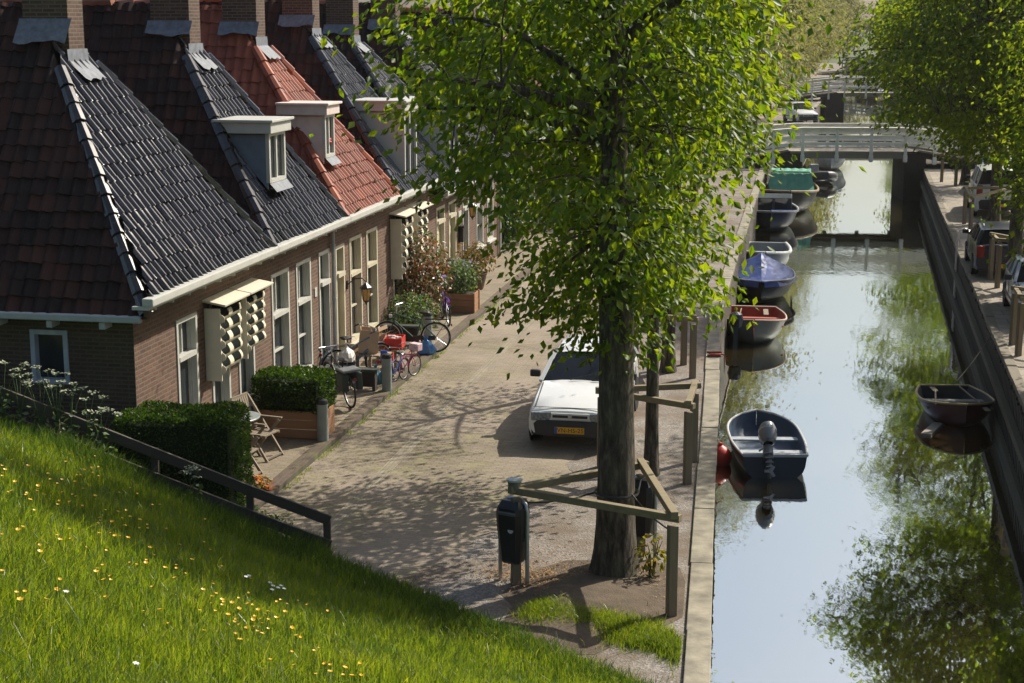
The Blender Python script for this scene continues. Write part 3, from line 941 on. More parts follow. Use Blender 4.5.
def house(label, a0, W, ez=3.33, rz=7.55, hipr=2.55, front_tile=TILE_BLACK, side_tile=TILE_DRED, holes=(), chim=True, chim_off=-.22, chim_w=.76,
          side_ext=0.0, L=9.0, hip_mat=None, far_wall=False, gut=True, seed=0, wallm=None, detail=True, chz=9.6):
    root = thing('brick_house', label, 'house', S(a0, 0), SRZ, 'row of small brick houses along the street')
    y0, y1 = 0.0, W; mid = W / 2
    xe = .3
    slope = (rz - ez) / (hipr + xe)
    if wallm is None: wallm = BRICK
    w_ = MB()
    wall_with_holes(w_, 0.0, 0.0, W, -.1, ez + .12, holes)
    # side walls and back
    sl = ez - .25 if side_ext else ez
    w_.build('wall', wallm, root, fix=False)
    sw_ = MB()
    hw = [(-1.62, -1.03, 2.02, 2.83)] if side_ext else []
    def side_wall(y, holes_, top, flip):
        xs = sorted({-L, 0.0, *[h[0] for h in holes_], *[h[1] for h in holes_]}); zs = sorted({-.1, top, *[h[2] for h in holes_], *[h[3] for h in holes_]})
        for a, b in zip(xs, xs[1:]):
            for c, d in zip(zs, zs[1:]):
                if any(h[0] < (a + b) / 2 < h[1] and h[2] < (c + d) / 2 < h[3] for h in holes_): continue
                sw_.quad((a, y, c), (b, y, c), (b, y, d), (a, y, d), [(a, c), (b, c), (b, d), (a, d)])
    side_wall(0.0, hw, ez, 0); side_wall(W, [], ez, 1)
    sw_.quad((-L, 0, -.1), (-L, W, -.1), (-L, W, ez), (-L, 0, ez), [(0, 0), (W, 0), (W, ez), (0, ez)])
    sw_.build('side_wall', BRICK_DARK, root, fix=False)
    # roofs
    apex = Vector((-hipr, mid, rz)); back = Vector((-L, mid, rz))
    ext = side_ext
    def lower(p, d_): return p
    f = MB(); tile_field(f, (xe, y0 - (.0 if not ext else .12), ez), (xe, y1, ez), [apex], seed=seed)
    f.build('roof', front_tile, root, fix=False)
    s_ = MB()
    # near side slope (faces the dike); the first house overhangs its side wall
    k = (rz - ez) / mid
    n0 = Vector((xe, y0, ez)); n1 = Vector((-L, y0, ez))
    if ext:
        n0 = Vector((xe + .0, y0 - .22, ez - .22 * k * .62)); n1 = Vector((-L, y0 - .22, ez - .22 * k * .62))
    tile_field(s_, n1, n0, [apex, back], seed=seed + 1, tw=.215, th=.275, amp=.045)
    if detail:
        tile_field(s_, (xe, y1, ez), (-L, y1, ez), [back, apex], seed=seed + 2, tw=.26, th=.36)
    else:
        s_.add([(xe, y1, ez), (-L, y1, ez), back, apex], [(0, 1, 2, 3)])
    s_.build('side_roof', side_tile, root, fix=False)
    hm = hip_mat or front_tile
    tq = 1.0 if not chim else (xe + (hipr - .42) + chim_off - .03) / (xe + hipr)
    for (pq, sd_) in ((n0 + Vector((0, .03, .0)), seed), (Vector((xe, y1, ez)), seed + 3)):
        h_ = MB(); ridge_run(h_, pq, pq.lerp(apex, tq), seed=sd_); h_.build('hip_tiles', hm, root)
    rt = MB(); ridge_run(rt, apex + Vector((-1.0 if chim else 0, 0, .02)), back + Vector((0, 0, .02)), step=.38, seed=seed + 5)
    rt.build('ridge_tiles', TILE_RIDGE, root)
    if chim:
        cx1 = -(hipr - .42) - chim_off; cx0 = cx1 - chim_w; th_ = .54
        c = MB(); c.box(((cx0 + cx1) / 2, mid, (rz - 1.1 + chz) / 2), (chim_w, th_, chz - rz + 1.1))
        c.box(((cx0 + cx1) / 2, mid, chz + .05), (chim_w + .12, th_ + .12, .12))
        co = c.build('chimney', BRICK_CHIM, root); boxuv(co)
        pot = MB()
        for q in (-.22, .22): pot.lathe([(.10, 0), (.12, .05), (.10, .1), (.085, .4), (.10, .42)], ((cx0 + cx1) / 2 + q, mid, chz + .11), 12)
        pot.build('chimney_pot', TILE_RED, co)
        l = MB()
        kk = (rz - ez) / mid; zb = rz - (th_ / 2) * kk
        wv = [(-.06 + (chim_w + .12) * i / 8) for i in range(9)]
        ra = [Vector((cx0 + q, mid - th_ / 2 - .006, zb + .21)) for q in wv]
        rb = [Vector((cx0 + q, mid - th_ / 2 - .035, zb + .15)) for q in wv]
        dd = Vector((0, -1, -kk)).normalized()
        nn = Vector((0, -kk, 1)).normalized()
        rc = [Vector((cx0 + q, mid - th_ / 2 - .02, zb)) + dd * ((.26 if seed < 5 else .12) + .03 * math.sin(q * 7 + seed) + .015 * math.sin(q * 17)) + nn * .125 for q in wv]
        l.grid([ra, rb, rc])
        # front apron over the hip end
        zf = ez + (xe - cx1) * slope
        fd = Vector((1, 0, -slope)).normalized(); fn = Vector((slope, 0, 1)).normalized()
        wy = [mid - .36 + .72 * i / 6 for i in range(7)]
        l.grid([[Vector((cx1 + .006, y, zf + .25)) for y in wy], [Vector((cx1 + .02, y, zf + .06)) for y in wy], [Vector((cx1 + .02, y, zf + .0)) + fd * (.34 + .03 * math.sin(y * 19)) + fn * .12 for y in wy]])
        l.build('flashing', LEAD, root, smooth=True)
    if gut:
        gm = MB()
        ys0, ys1 = (y0 - .28 if ext else y0), y1
        gm.box((.36, (ys0 + ys1) / 2, ez + .0), (.17, ys1 - ys0 - .004, .12), bev=.02)
        gm.box((.25, (ys0 + ys1) / 2, ez - .085), (.26, ys1 - ys0 - .004, .05))
        go = gm.build('gutter', WHITE, root)
        if detail:
            nb = int(W / .62)
            for i in range(nb):
                b_ = MB(); b_.box((.12, (i + .5) * W / nb, ez - .165), (.22, .06, .10), bev=.01)
                b_.build('bracket', WHITE, go)
    if ext:
        gm = MB()
        zz = n0.z - .0
        gm.box((-L / 2 + .1, y0 - .27, zz - .03), (L + .3, .11, .10), bev=.02)
        go = gm.build('gutter', GREYWHITE, root)
        for i in range(10):
            b_ = MB(); b_.box((-.35 - i * .82, y0 - .16, zz - .14), (.09, .26, .10), bev=.008)
            b_.build('bracket', GREYWHITE, go)
        # small side window
        wf = MB(); x0_, x1_, z0_, z1_ = hw[0]
        for x in (x0_ + .035, x1_ - .035): wf.box((x, .05, (z0_ + z1_) / 2), (.07, .16, z1_ - z0_))
        for z in (z0_ + .035, z1_ - .035): wf.box(((x0_ + x1_) / 2, .05, z), (x1_ - x0_ - .142, .156, .07))
        wo = wf.build('window', simple('pale blue frame paint', (.42, .47, .55), .5), root)
        p = MB(); p.quad((x0_ + .06, .1, z0_ + .06), (x1_ - .06, .1, z0_ + .06), (x1_ - .06, .1, z1_ - .06), (x0_ + .06, .1, z1_ - .06))
        p.build('pane', GLASS, wo)
    root['_slope'] = slope
    return root

B = [0.0, 5.25, 9.72, 14.0, 18.45, 23.6, 29.0]
def rel(a0, lst): return [(h[0] - a0, h[1] - a0, h[2], h[3]) for h in lst]

# 1: black hipped front, two awnings
H1 = [(1.55, 2.40, .72, 2.72), (2.98, 3.80, .72, 2.72), (4.22, 5.02, .72, 2.72)]
h1 = house('brick end house nearest the dike with black tiled hip and awnings above garden chairs', B[0], B[1] - B[0], hipr=2.55, side_ext=1.0, holes=rel(0, H1), seed=1)
for i, h in enumerate(rel(0, H1)): add_window(h1, *h, transom=2.08, frame=WHITE)
add_awning(h1, 2.72, 3.82, 1.50, 2.80); add_awning(h1, 3.95, 5.0, 1.62, 2.80)
# 2: black front with blue grey dormer
H2 = [(6.0, 7.0, .55, 2.75), (7.42, 8.33, .55, 2.75), (8.85, 9.58, .08, 2.75)]
a0 = B[1]
h2 = house('narrow brick house with black roof front and a blue grey dormer with white cornice', a0, B[2] - B[1], hipr=2.5, rz=7.6, holes=rel(a0, H2), seed=11)
for h in rel(a0, H2)[:2]: add_window(h2, *h, transom=1.95, bars=1)
add_door(h2, *rel(a0, H2)[2])
dormer(h2, 6.45 - a0, 7.35 - a0, 4.38, 5.28, -.15, 3.33, h2['_slope'], BLUEGREY, WHITE)
np_ = MB(); np_.box((.012, 8.62 - a0, 2.0), (.02, .14, .18), bev=.004); np_.build('number_plate', WHITE, h2)
dp = MB(); dp.tube([(.07, 9.66 - a0, .1), (.07, 9.66 - a0, 3.2), (.3, 9.66 - a0, 3.28)], .04, 8)
for z in (.6, 1.7, 2.8): dp.lathe([(.05, -.02), (.05, .02)], (.07, 9.66 - a0, z), 10)
dp.build('drain_pipe', ZINC, h2)
# 3: orange red roof
H3 = [(9.98, 10.62, .08, 2.72), (11.0, 11.92, .5, 2.75), (12.3, 13.2, .5, 2.75)]
a0 = B[2]
h3 = house('brick house with bright orange red tiles and a small pinkish white dormer', a0, B[3] - B[2], hipr=2.75, rz=7.6, front_tile=TILE_RED, side_tile=TILE_RED, holes=rel(a0, H3), seed=21)
add_door(h3, *rel(a0, H3)[0], frame=CREAM, leaf=CREAMDOOR)
for h in rel(a0, H3)[1:]: add_window(h3, *h, transom=1.95, bars=1, frame=CREAM)
dormer(h3, 10.5 - a0, 11.15 - a0, 4.5, 5.38, -.35, 3.33, h3['_slope'], PINKWHITE, PINKWHITE)
fl = MB()
for q in range(5): fl.lathe([(.01, -.035), (.045, -.02), (.05, .01), (.02, .035)], (-.41 + .02 * q, 10.9 - a0 + .04 * math.sin(q * 3), 4.8 + .05 * math.cos(q * 2)), 7)
tag_fl = fl.build('window_flower', simple('red geranium', (.55, .04, .03), .6), h3)
add_lantern(h3, 10.8 - a0, 1.55)
# 4: black front, broad white dormer, two awnings
H4 = [(14.55, 15.45, .5, 2.72), (16.1, 17.0, .5, 2.72)]
a0 = B[3]
h4 = house('brick house with black roof front, broad white dormer and awnings above the climbing rose', a0, B[4] - B[3], hipr=2.9, rz=7.75, holes=rel(a0, H4), seed=31)
for h in rel(a0, H4): add_window(h4, *h, transom=1.95, frame=CREAM)
add_awning(h4, 14.35 - a0, 15.6 - a0, 1.35, 2.86); add_awning(h4, 15.9 - a0, 17.1 - a0, 1.5, 2.86)
dormer(h4, 15.35 - a0, 16.5 - a0, 3.55, 5.2, .08, 3.33, h4['_slope'], WHITE, WHITE, over=.08)
# 5: lower eave, cream doors
H5 = [(18.95, 19.9, .08, 2.5), (20.35, 21.25, .08, 2.5), (22.1, 22.9, .08, 2.5)]
a0 = B[4]
h5 = house('brick house with lower grey tiled eave, cream doors and a wall lantern', a0, B[5] - B[4], ez=2.93, hipr=3.3, rz=7.45, front_tile=TILE_GREY, holes=rel(a0, H5), seed=41)
add_door(h5, *rel(a0, H5)[0], frame=CREAM, leaf=CREAMDOOR); add_door(h5, *rel(a0, H5)[1], frame=CREAM, leaf=CREAMDOOR); add_door(h5, *rel(a0, H5)[2], frame=WHITE)
dormer(h5, 20.4 - a0, 21.6 - a0, 3.4, 5.0, .0, 2.93, h5['_slope'], WHITE, WHITE, over=.08)
add_lantern(h5, 21.7 - a0, 2.05, out=.38)
mbx = MB(); mbx.box((.07, 21.75 - a0, 1.45), (.13, .30, .40), bev=.02); mbx.box((.08, 21.75 - a0, 1.68), (.17, .34, .05), bev=.01); mbx.build('mailbox', BLACKPL, h5)
bd = MB(); bd.box((.015, 21.72 - a0, 1.98), (.02, .34, .26), bev=.004); bd.build('wall_plaque', WHITE, h5)
# 6: last house before the alley
H6 = [(23.95, 24.9, .75, 2.72), (25.5, 26.4, .75, 2.72)]
a0 = B[5]
h6 = house('last brick house of the near row beside the dark bush, two tall white sash windows', a0, 27.3 - B[5], ez=3.12, hipr=3.3, rz=7.8, front_tile=TILE_GREY, holes=rel(a0, H6), seed=51)
for h in rel(a0, H6): add_window(h6, *h, transom=1.95, bars=1)
dp = MB(); dp.tube([(.07, 27.2 - a0, .1), (.07, 27.2 - a0, 3.0)], .045, 8); dp.build('drain_pipe', WHITE, h6)
# beyond the alley, mostly hidden behind the tree
descr = ['first brick house beyond the dark bush, half hidden by the big tree', 'second brick house beyond the dark bush, behind the big tree',
         'third brick house beyond the dark bush, behind the big tree', 'farthest brick house of the street behind the big tree']
for i, (a, w_) in enumerate(((31.5, 5.2), (36.7, 4.8), (41.5, 5.4), (46.9, 5.0))):
    hs = [(a + .7, a + 1.6, .5, 2.7), (a + 2.1, a + 3.0, .08, 2.7), (a + 3.5, a + 4.4, .5, 2.7)]
    hh = house(descr[i], a, w_, hipr=2.8, rz=7.6, front_tile=(TILE_GREY, TILE_RED, TILE_BLACK, TILE_GREY)[i], holes=rel(a, hs), seed=61 + 10 * i, detail=False)
    add_window(hh, *rel(a, hs)[0], transom=1.95); add_door(hh, *rel(a, hs)[1], frame=CREAM); add_window(hh, *rel(a, hs)[2], transom=1.95)
# ------------------------------------------------------------------ trees and plants
def leaf_mesh(name, P, size, seed, up=.6, droop=.35, fold=.18, aspect=.62, outward=None):
    r = np.random.RandomState(seed); n = len(P)
    sz = (size * (.6 + .7 * r.rand(n)))[:, None]
    az = r.uniform(0, 2 * np.pi, n)
    d = np.stack([np.cos(az), np.sin(az), -droop + .5 * r.normal(0, 1, n)], 1)
    if outward is not None: d = d * .7 + outward * .7 + np.array([0, 0, -droop])
    d /= np.linalg.norm(d, axis=1)[:, None]
    nn = r.normal(0, 1, (n, 3)) * (1 - up) + np.array([0, 0, up])
    nn -= d * np.sum(nn * d, 1)[:, None]
    nn /= np.linalg.norm(nn, axis=1)[:, None] + 1e-9
    w = np.cross(d, nn)
    hw = aspect * .5
    V = np.stack([P, P + d * sz * .45 + w * sz * hw, P + d * sz - nn * sz * .12, P + d * sz * .45 - w * sz * hw, P + d * sz * .5 - nn * sz * fold * .0 - nn * sz * fold], 1).reshape(-1, 3)
    b = np.arange(n)[:, None] * 5
    F = np.concatenate([b + np.array([[0, 1, 2, 4]]), b + np.array([[0, 4, 2, 3]])], 0)
    return np_mesh(name, V, F)

def bark(name, c, c2, sc=1.0):
    if name in MATS: return MATS[name]
    m, nt, b = new_mat(name)
    tc = N(nt, 'ShaderNodeTexCoord'); mp = N(nt, 'ShaderNodeMapping'); mp.inputs['Scale'].default_value = (14 * sc, 14 * sc, 3.2 * sc)
    nt.links.new(tc.outputs['Object'], mp.inputs['Vector'])
    n = noise(nt, mp.outputs[0], 1.0, 7, .65)
    n2 = noise(nt, tc.outputs['Object'], 1.6, 4)
    r_ = ramp(nt, n.outputs[0], [(.36, tuple(x * .22 for x in c)), (.5, c), (.64, c2)])
    mr = ramp(nt, n2.outputs[0], [(.45, (0, 0, 0)), (.7, (1, 1, 1))])
    base = mix(nt, mr.outputs[0], r_.outputs[0], mix(nt, .5, r_.outputs[0], (.10, .10, .05)))
    nt.links.new(base, b.inputs['Base Color']); b.inputs['Roughness'].default_value = .9
    bump(nt, b, n.outputs[0], 1.0, .06)
    MATS[name] = m
    return m
BARK = bark('rough bark', (.065, .052, .038), (.17, .14, .10))
LEAF = leafmat('fresh lime leaves', [(.045, .11, .010), (.075, .15, .014), (.11, .185, .018), (.15, .225, .02), (.09, .165, .02)], .56, .45, (2.7, 2.15, .42), .3)
LEAF_R = leafmat('right bank leaves', [(.045, .105, .014), (.075, .145, .02), (.125, .19, .025), (.10, .165, .02)], .58, .45, (2.9, 2.25, .5), .3)
LEAF_FAR = leafmat('pale budding leaves', [(.16, .17, .06), (.20, .21, .08), (.24, .24, .10), (.20, .19, .10)], .5, .6, (1.6, 1.55, .9), .3)

def bez(a, b, c, n=6):
    return [a * (1 - t) ** 2 + b * 2 * t * (1 - t) + c * t * t for t in [i / (n - 1) for i in range(n)]]

def tree(name, label, base, rt, zfork, ztop, cc, env, ncl, lpc, lsize, mat, seed, group=None, sig=(.36, .36, .22), limbs=9, shoots=0, lean=(0, 0), clip=None, twig=True, bias=.45, holes_=()):
    """cc: centre of the crown relative to base, env(z)->radius; clusters of leaves at twig ends"""
    rr = random.Random(seed); rn = np.random.RandomState(seed)
    root = thing(name, label, 'tree', base, 0, group)
    z0 = [z for z in frange(.5, 25, 200) if env(z) > .05]
    zb, zt_ = z0[0], z0[-1]
    cl = []
    while len(cl) < ncl:
        z = rr.uniform(zb, zt_); e = env(z)
        if rr.random() > (e / 3.6) ** 1.2: continue
        a = rr.uniform(0, 2 * math.pi); q = rr.random() ** bias * e * (1 + .14 * math.sin(a * 3 + z * 1.7 + seed))
        p = Vector((cc[0] + q * math.cos(a), cc[1] + q * math.sin(a), z))
        if clip and not clip(p + Vector(base)): continue
        if any((p - Vector(h[:3])).length < h[3] for h in holes_): continue
        cl.append(p)
    t = MB()
    # trunk with a flared foot
    top = Vector((cc[0] * .8, cc[1] * .8, ztop))
    pts = []; rs = []
    for i in range(13):
        f = i / 12; z = ztop * f
        pts.append(Vector((top.x * f ** 2 + lean[0] * math.sin(f * 3) * .3, top.y * f ** 2 + lean[1] * f, z - .1)))
        rs.append(rt * (1 + .55 * math.exp(-z / .35)) * (1 - .12 * min(1, z / max(zfork, .1)) - .75 * max(0, (z - zfork)) / max(.1, ztop - zfork)))
    # finer at the foot
    fp = [Vector((0, 0, -.1)), Vector((0, 0, .12)), Vector((0, 0, .35)), Vector((0, 0, .7))]
    fr = [rt * 1.48, rt * 1.24, rt * 1.1, rt * 1.04]
    keep = [(p, q) for p, q in zip(pts, rs) if p.z > .85]
    P_ = fp + [p for p, q in keep]; R_ = fr + [q for p, q in keep]
    t.tube(P_, R_, 18)
    vv = []
    for p in t.v:
        a = math.atan2(p[1], p[0]); k = 1 + .05 * math.sin(a * 5 + p[2] * .8) * (1.6 if p[2] < .4 else 1) + .03 * math.sin(a * 9 + p[2] * 2)
        vv.append((p[0] * k, p[1] * k, p[2]))
    t.v = vv
    def trunk_pt(z):
        for (p0, p1) in zip(P_, P_[1:]):
            if p1.z >= z: return p0.lerp(p1, (z - p0.z) / max(1e-4, p1.z - p0.z))
        return P_[-1]
    # limbs
    lim = []
    cand = sorted(cl, key=lambda p: (p - Vector((cc[0], cc[1], p.z))).length, reverse=True)
    step = max(1, len(cand) // (limbs * 3))
    for i in range(limbs):
        e = cand[min(len(cand) - 1, i * step)]
        hz = max(zfork * .9, min(ztop * .92, e.z - rr.uniform(.2, 1.2)))
        s0 = trunk_pt(hz)
        mid = s0.lerp(e, .5) + Vector((rr.uniform(-.3, .3), rr.uniform(-.3, .3), rr.uniform(.2, .7)))
        b_ = bez(s0, mid, e, 8)
        lr = rt * rr.uniform(.26, .42)
        t.tube(b_, [lr * (1 - .82 * k / 7) for k in range(8)], 8)
        lim.append(b_)
    allp = [p for b_ in lim for p in b_] + [trunk_pt(z) for z in frange(zfork, ztop * .98, 8)]
    if twig:
        for p in cl:
            s0 = min(allp, key=lambda q: (q - p).length + .6 * max(0, q.z - p.z))
            L = (s0 - p).length
            if L < .25: continue
            m_ = s0.lerp(p, .55) + Vector((rr.uniform(-.12, .12), rr.uniform(-.12, .12), .12 + .1 * L))
            b_ = bez(s0, m_, p, 5)
            r0 = min(.03, .006 + .010 * L)
            t.tube(b_, [r0 * (1 - .8 * k / 4) for k in range(5)], 5, cap=False)
    t.build('trunk', BARK, root, smooth=True)
    LP = []; OUT = []
    for p in cl:
        k = int(lpc * rr.uniform(.6, 1.4))
        q = rn.normal(0, 1, (k, 3)) * np.array(sig) + np.array(p)
        q[:, 2] -= .25 * np.linalg.norm((q - np.array(p))[:, :2], axis=1)
        LP.append(q)
        o = q - np.array([cc[0], cc[1], p.z]); o[:, 2] = 0
        OUT.append(o / (np.linalg.norm(o, axis=1)[:, None] + .5))
    if shoots:
        for k in range(shoots):
            z = rr.uniform(2.9, 5.6); a = rr.uniform(0, 2 * math.pi); q = rt + abs(rr.gauss(.08, .22))
            c = trunk_pt(z)
            p = np.array([c.x + q * math.cos(a), c.y + q * math.sin(a), z])
            LP.append(rn.normal(0, .12, (12, 3)) + p); OUT.append(np.tile([math.cos(a), math.sin(a), 0], (12, 1)))
    LP = np.concatenate(LP); OUT = np.concatenate(OUT)
    link_mesh('crown', leaf_mesh('crown', LP, lsize, seed, outward=OUT), mat, root)
    return root

def env_pts(pts):
    def f(z):
        if z <= pts[0][0] or z >= pts[-1][0]: return 0
        for (z0, r0), (z1, r1) in zip(pts, pts[1:]):
            if z <= z1: return r0 + (r1 - r0) * (z - z0) / (z1 - z0)
        return 0
    return f

QG = 'trees along the left quay'
t1 = tree('canal_tree', 'big leafy tree on the left quay with the nearest wooden guard around its trunk', (1.38, 20.43, 0), .25, 4.6, 9.0, (-.15, 1.1),
     env_pts([(3.0, .3), (3.4, 1.5), (4.2, 2.1), (5.2, 2.75), (6.5, 3.0), (7.8, 2.7), (8.8, 1.7), (9.6, .3)]), 400, 44, .132, LEAF, 3, QG, limbs=11, shoots=70,
     sig=(.36, .36, .12), clip=lambda p: p.x < (2.45 if p.z < 5.3 else min(3.3, 2.45 + 1.3 * (p.z - 5.3))) and p.x > (.25 if p.z < 5.25 else (-.9 if p.z < 6.1 else -1.9)))
b2 = G(651, 475)
t2 = tree('canal_tree', 'second leafy tree on the left quay, right behind the big one', b2, .105, 4.0, 9.0, (-.1, .3),
     env_pts([(2.9, .3), (3.4, 1.6), (4.6, 2.5), (6.0, 2.9), (7.6, 2.7), (9.0, 1.6), (9.8, .3)]), 300, 42, .132, LEAF, 7, QG, sig=(.38, .38, .13), limbs=8, shoots=40, clip=lambda p: p.x < (3.0 if p.z < 5.0 else min(4.0, 3.0 + 1.3 * (p.z - 5.0))) and p.x > (.35 if p.z < 5.1 else -1.5))
b3 = G(668, 372)
t3 = tree('canal_tree', 'third tree on the left quay, slim and sparsely leaved, behind the white car', b3, .13, 3.6, 8.0, (.5, .2),
     env_pts([(3.3, .3), (4.0, 1.5), (5.5, 2.4), (7.0, 2.4), (8.6, 1.2), (9.2, .3)]), 95, 26, .125, LEAF, 13, QG, sig=(.32, .32, .18), limbs=9, clip=lambda p: p.x < (4.1 if p.z < 4.6 else 4.7))

# pale budding trees along the left quay farther on
for i, (y, off, rad) in enumerate(((64, 2.4, 3.4), (86, 2.6, 3.8), (97, 2.6, 3.9), (109, 2.8, 4.0), (122, 2.8, 4.2), (137, 3.0, 4.2), (156, 3.2, 4.6), (180, 3.4, 4.8), (208, 3.6, 5), (240, 4, 5.2))):
    far = y > 130
    words = ('first', 'second', 'third', 'fourth', 'fifth', 'sixth', 'seventh', 'eighth', 'ninth', 'farthest')[i]
    tree('quayside_tree', f'pale budding tree on the left quay far behind the big tree, {words} in its row', (QL(y) - off, y, 0), .16, 3.2, 9.5, (0, 0),
         env_pts([(2.6, .4), (3.6, rad * .62), (6, rad), (8.6, rad * .95), (10.6, rad * .5), (11.6, .3)]), 420 if not far else 260, 40, .16 if not far else .26, LEAF_FAR, 100 + i,
         'pale trees along the far left quay', sig=(.5, .5, .34), limbs=7, twig=not far, bias=.4)
# right bank trees
RG = 'trees along the right quay'
rw = ('nearest tree of the right quay, out over the water in front of the cars', 'leafy tree in a wooden guard beside the dark estate car', 'tree between the white van and the dark estate car',
      'tree on the right quay beside the far white car and the bridge ramp')
for i, (p, rad) in enumerate((((QR(32) + 1.3, 32.0, 0), 3.8), (G(1013, 292), 3.9), (G(994, 222), 3.9), ((QR(72) + 1.7, 72.5, 0), 3.6))):
    tree('canal_tree', rw[i], p, .20, 3.2, 9.0, (-.4, -.2),
         env_pts([(2.8 + (.8 if i == 1 else 0), .3), (3.3 + (.8 if i == 1 else 0), rad * .55), (4.6, rad * .86), (6.2, rad), (8.0, rad * .85), (9.6, rad * .4), (10.2, .2)]), (900, 860, 560, 520)[i], 44, .14, LEAF_R, 200 + i, RG, sig=(.42, .42, .13), limbs=9, clip=lambda p, i=i: (p.z > (4.7, 4.7, 5.0, 5.2)[i] or p.x > (10.8, 11.8, 15.8, 21.0)[i]) and (i > 0 or p.x > 10.8))
for i, (y, off) in enumerate(((89, 2.0), (103, 2.2), (118, 2.4), (135, 2.6), (158, 2.8), (185, 3.0), (215, 3.4), (250, 3.6))):
    words = ('first', 'second', 'third', 'fourth', 'fifth', 'sixth', 'seventh', 'farthest')[i]
    tree('canal_tree', f'leafy tree on the right quay beyond the white bridge, {words} in its row', (QR(y) + off, y, 0), .18, 3.2, 9.5, (0, 0),
         env_pts([(2.4, .4), (3.4, 2.8), (6, 4.2), (8.6, 4.0), (10.6, 2.2), (11.6, .3)]), 330, 42, .22 if y > 110 else .17, LEAF_R, 300 + i, RG, sig=(.5, .5, .3), limbs=7, twig=False, bias=.4)
# trees closing the end of the canal
for i, (x, y) in enumerate(((55, 318), (66, 330), (78, 325), (89, 340), (46, 335), (38, 322), (99, 330), (30, 340))):
    words = ('first', 'second', 'third', 'fourth', 'fifth', 'sixth', 'seventh', 'eighth')[i]
    tree('distant_tree', f'hazy pale tree closing the far end of the canal, number {words} of the group', (x, y, 0), .25, 3.2, 10, (0, 0),
         env_pts([(1.5, .5), (3.0, 4.6), (7, 6.2), (10, 5.2), (12.5, 2.4), (13.5, .3)]), 220, 30, .55, LEAF_FAR, 400 + i, 'hazy trees at the end of the canal', sig=(.8, .8, .5), limbs=5, twig=False, bias=.4)

# hedges, shrubs
HEDGE = leafmat('box hedge leaves', [(.016, .042, .006), (.032, .07, .010), (.055, .11, .016), (.09, .15, .03)], .42, .5, (1.6, 1.6, .5), .2)
def hedge_leaves(x0, x1, y0, y1, z0, z1, n, seed, rnd=.12):
    r_ = np.random.RandomState(seed)
    P = r_.rand(n, 3); a = r_.randint(0, 6, n)
    side = r_.rand(n)
    ax = np.where(side < .4, 2, np.where(side < .7, 0, 1)); s_ = np.where((ax == 2) | (r_.rand(n) < .6), 1.0, 0.0)
    for k in range(3):
        m_ = ax == k
        P[m_, k] = s_[m_]
    s2 = np.where(ax == 1, 1 - s_, s_)          # front faces matter most
    P[ax == 1, 1] = s2[ax == 1]
    D = np.zeros((n, 3)); D[np.arange(n), ax] = np.where(P[np.arange(n), ax] > .5, 1, -1)
    C_ = (P - .5) * 2
    # rounded edges
    nrm = np.linalg.norm(np.abs(C_) ** 5, axis=1) ** (1 / 5.0)
    nrm = (np.sum(np.abs(C_) ** 14, axis=1)) ** (1 / 14.0)
    C_ = C_ / nrm[:, None]
    Q = np.stack([(x0 + x1) / 2 + C_[:, 0] * (x1 - x0) / 2, (y0 + y1) / 2 + C_[:, 1] * (y1 - y0) / 2, (z0 + z1) / 2 + C_[:, 2] * (z1 - z0) / 2], 1)
    Q += r_.normal(0, .014, (n, 3)) - D * np.abs(r_.normal(0, .02, (n, 1)))
    lump = .03 * np.sin(Q[:, 0] * 5 + Q[:, 1] * 3) * np.sin(Q[:, 1] * 4 + Q[:, 2] * 5)
    return Q + D * lump[:, None], D
def box_hedge(name, label, loc, rz, dims, n, seed, z0=.0, leaf=.055, cat='hedge', parent=None, mat=None):
    root = parent or thing(name, label, cat, loc, rz)
    x, y, z = dims
    Q, D = hedge_leaves(-x / 2, x / 2, -y / 2, y / 2, z0, z, n, seed)
    c = MB(); c.box((0, 0, (z0 + z) / 2 - .03), (x - .22, y - .22, z - z0 - .14), bev=.05)
    for k in range(6): c.tube([(x * (k / 5 - .5) * .7, 0, z0 - .05), (x * (k / 5 - .5) * .75, .05, z - .1)], .02, 6)
    c.build('inner_twigs', simple('hedge inside', (.018, .03, .008), .9), root)
    link_mesh('foliage', leaf_mesh('foliage', Q, leaf, seed, up=.3, droop=.0, outward=D), mat or HEDGE, root)
    return root
hp = G(172, 520, 0.02)
hc = S(.15, .95)
box_hedge('box_hedge', 'clipped dark green hedge in front of the end house corner behind the fence', (-4.82, 22.68, 0), SRZ * .3, (1.78, 1.15, 1.70), 22000, 31, leaf=.042)

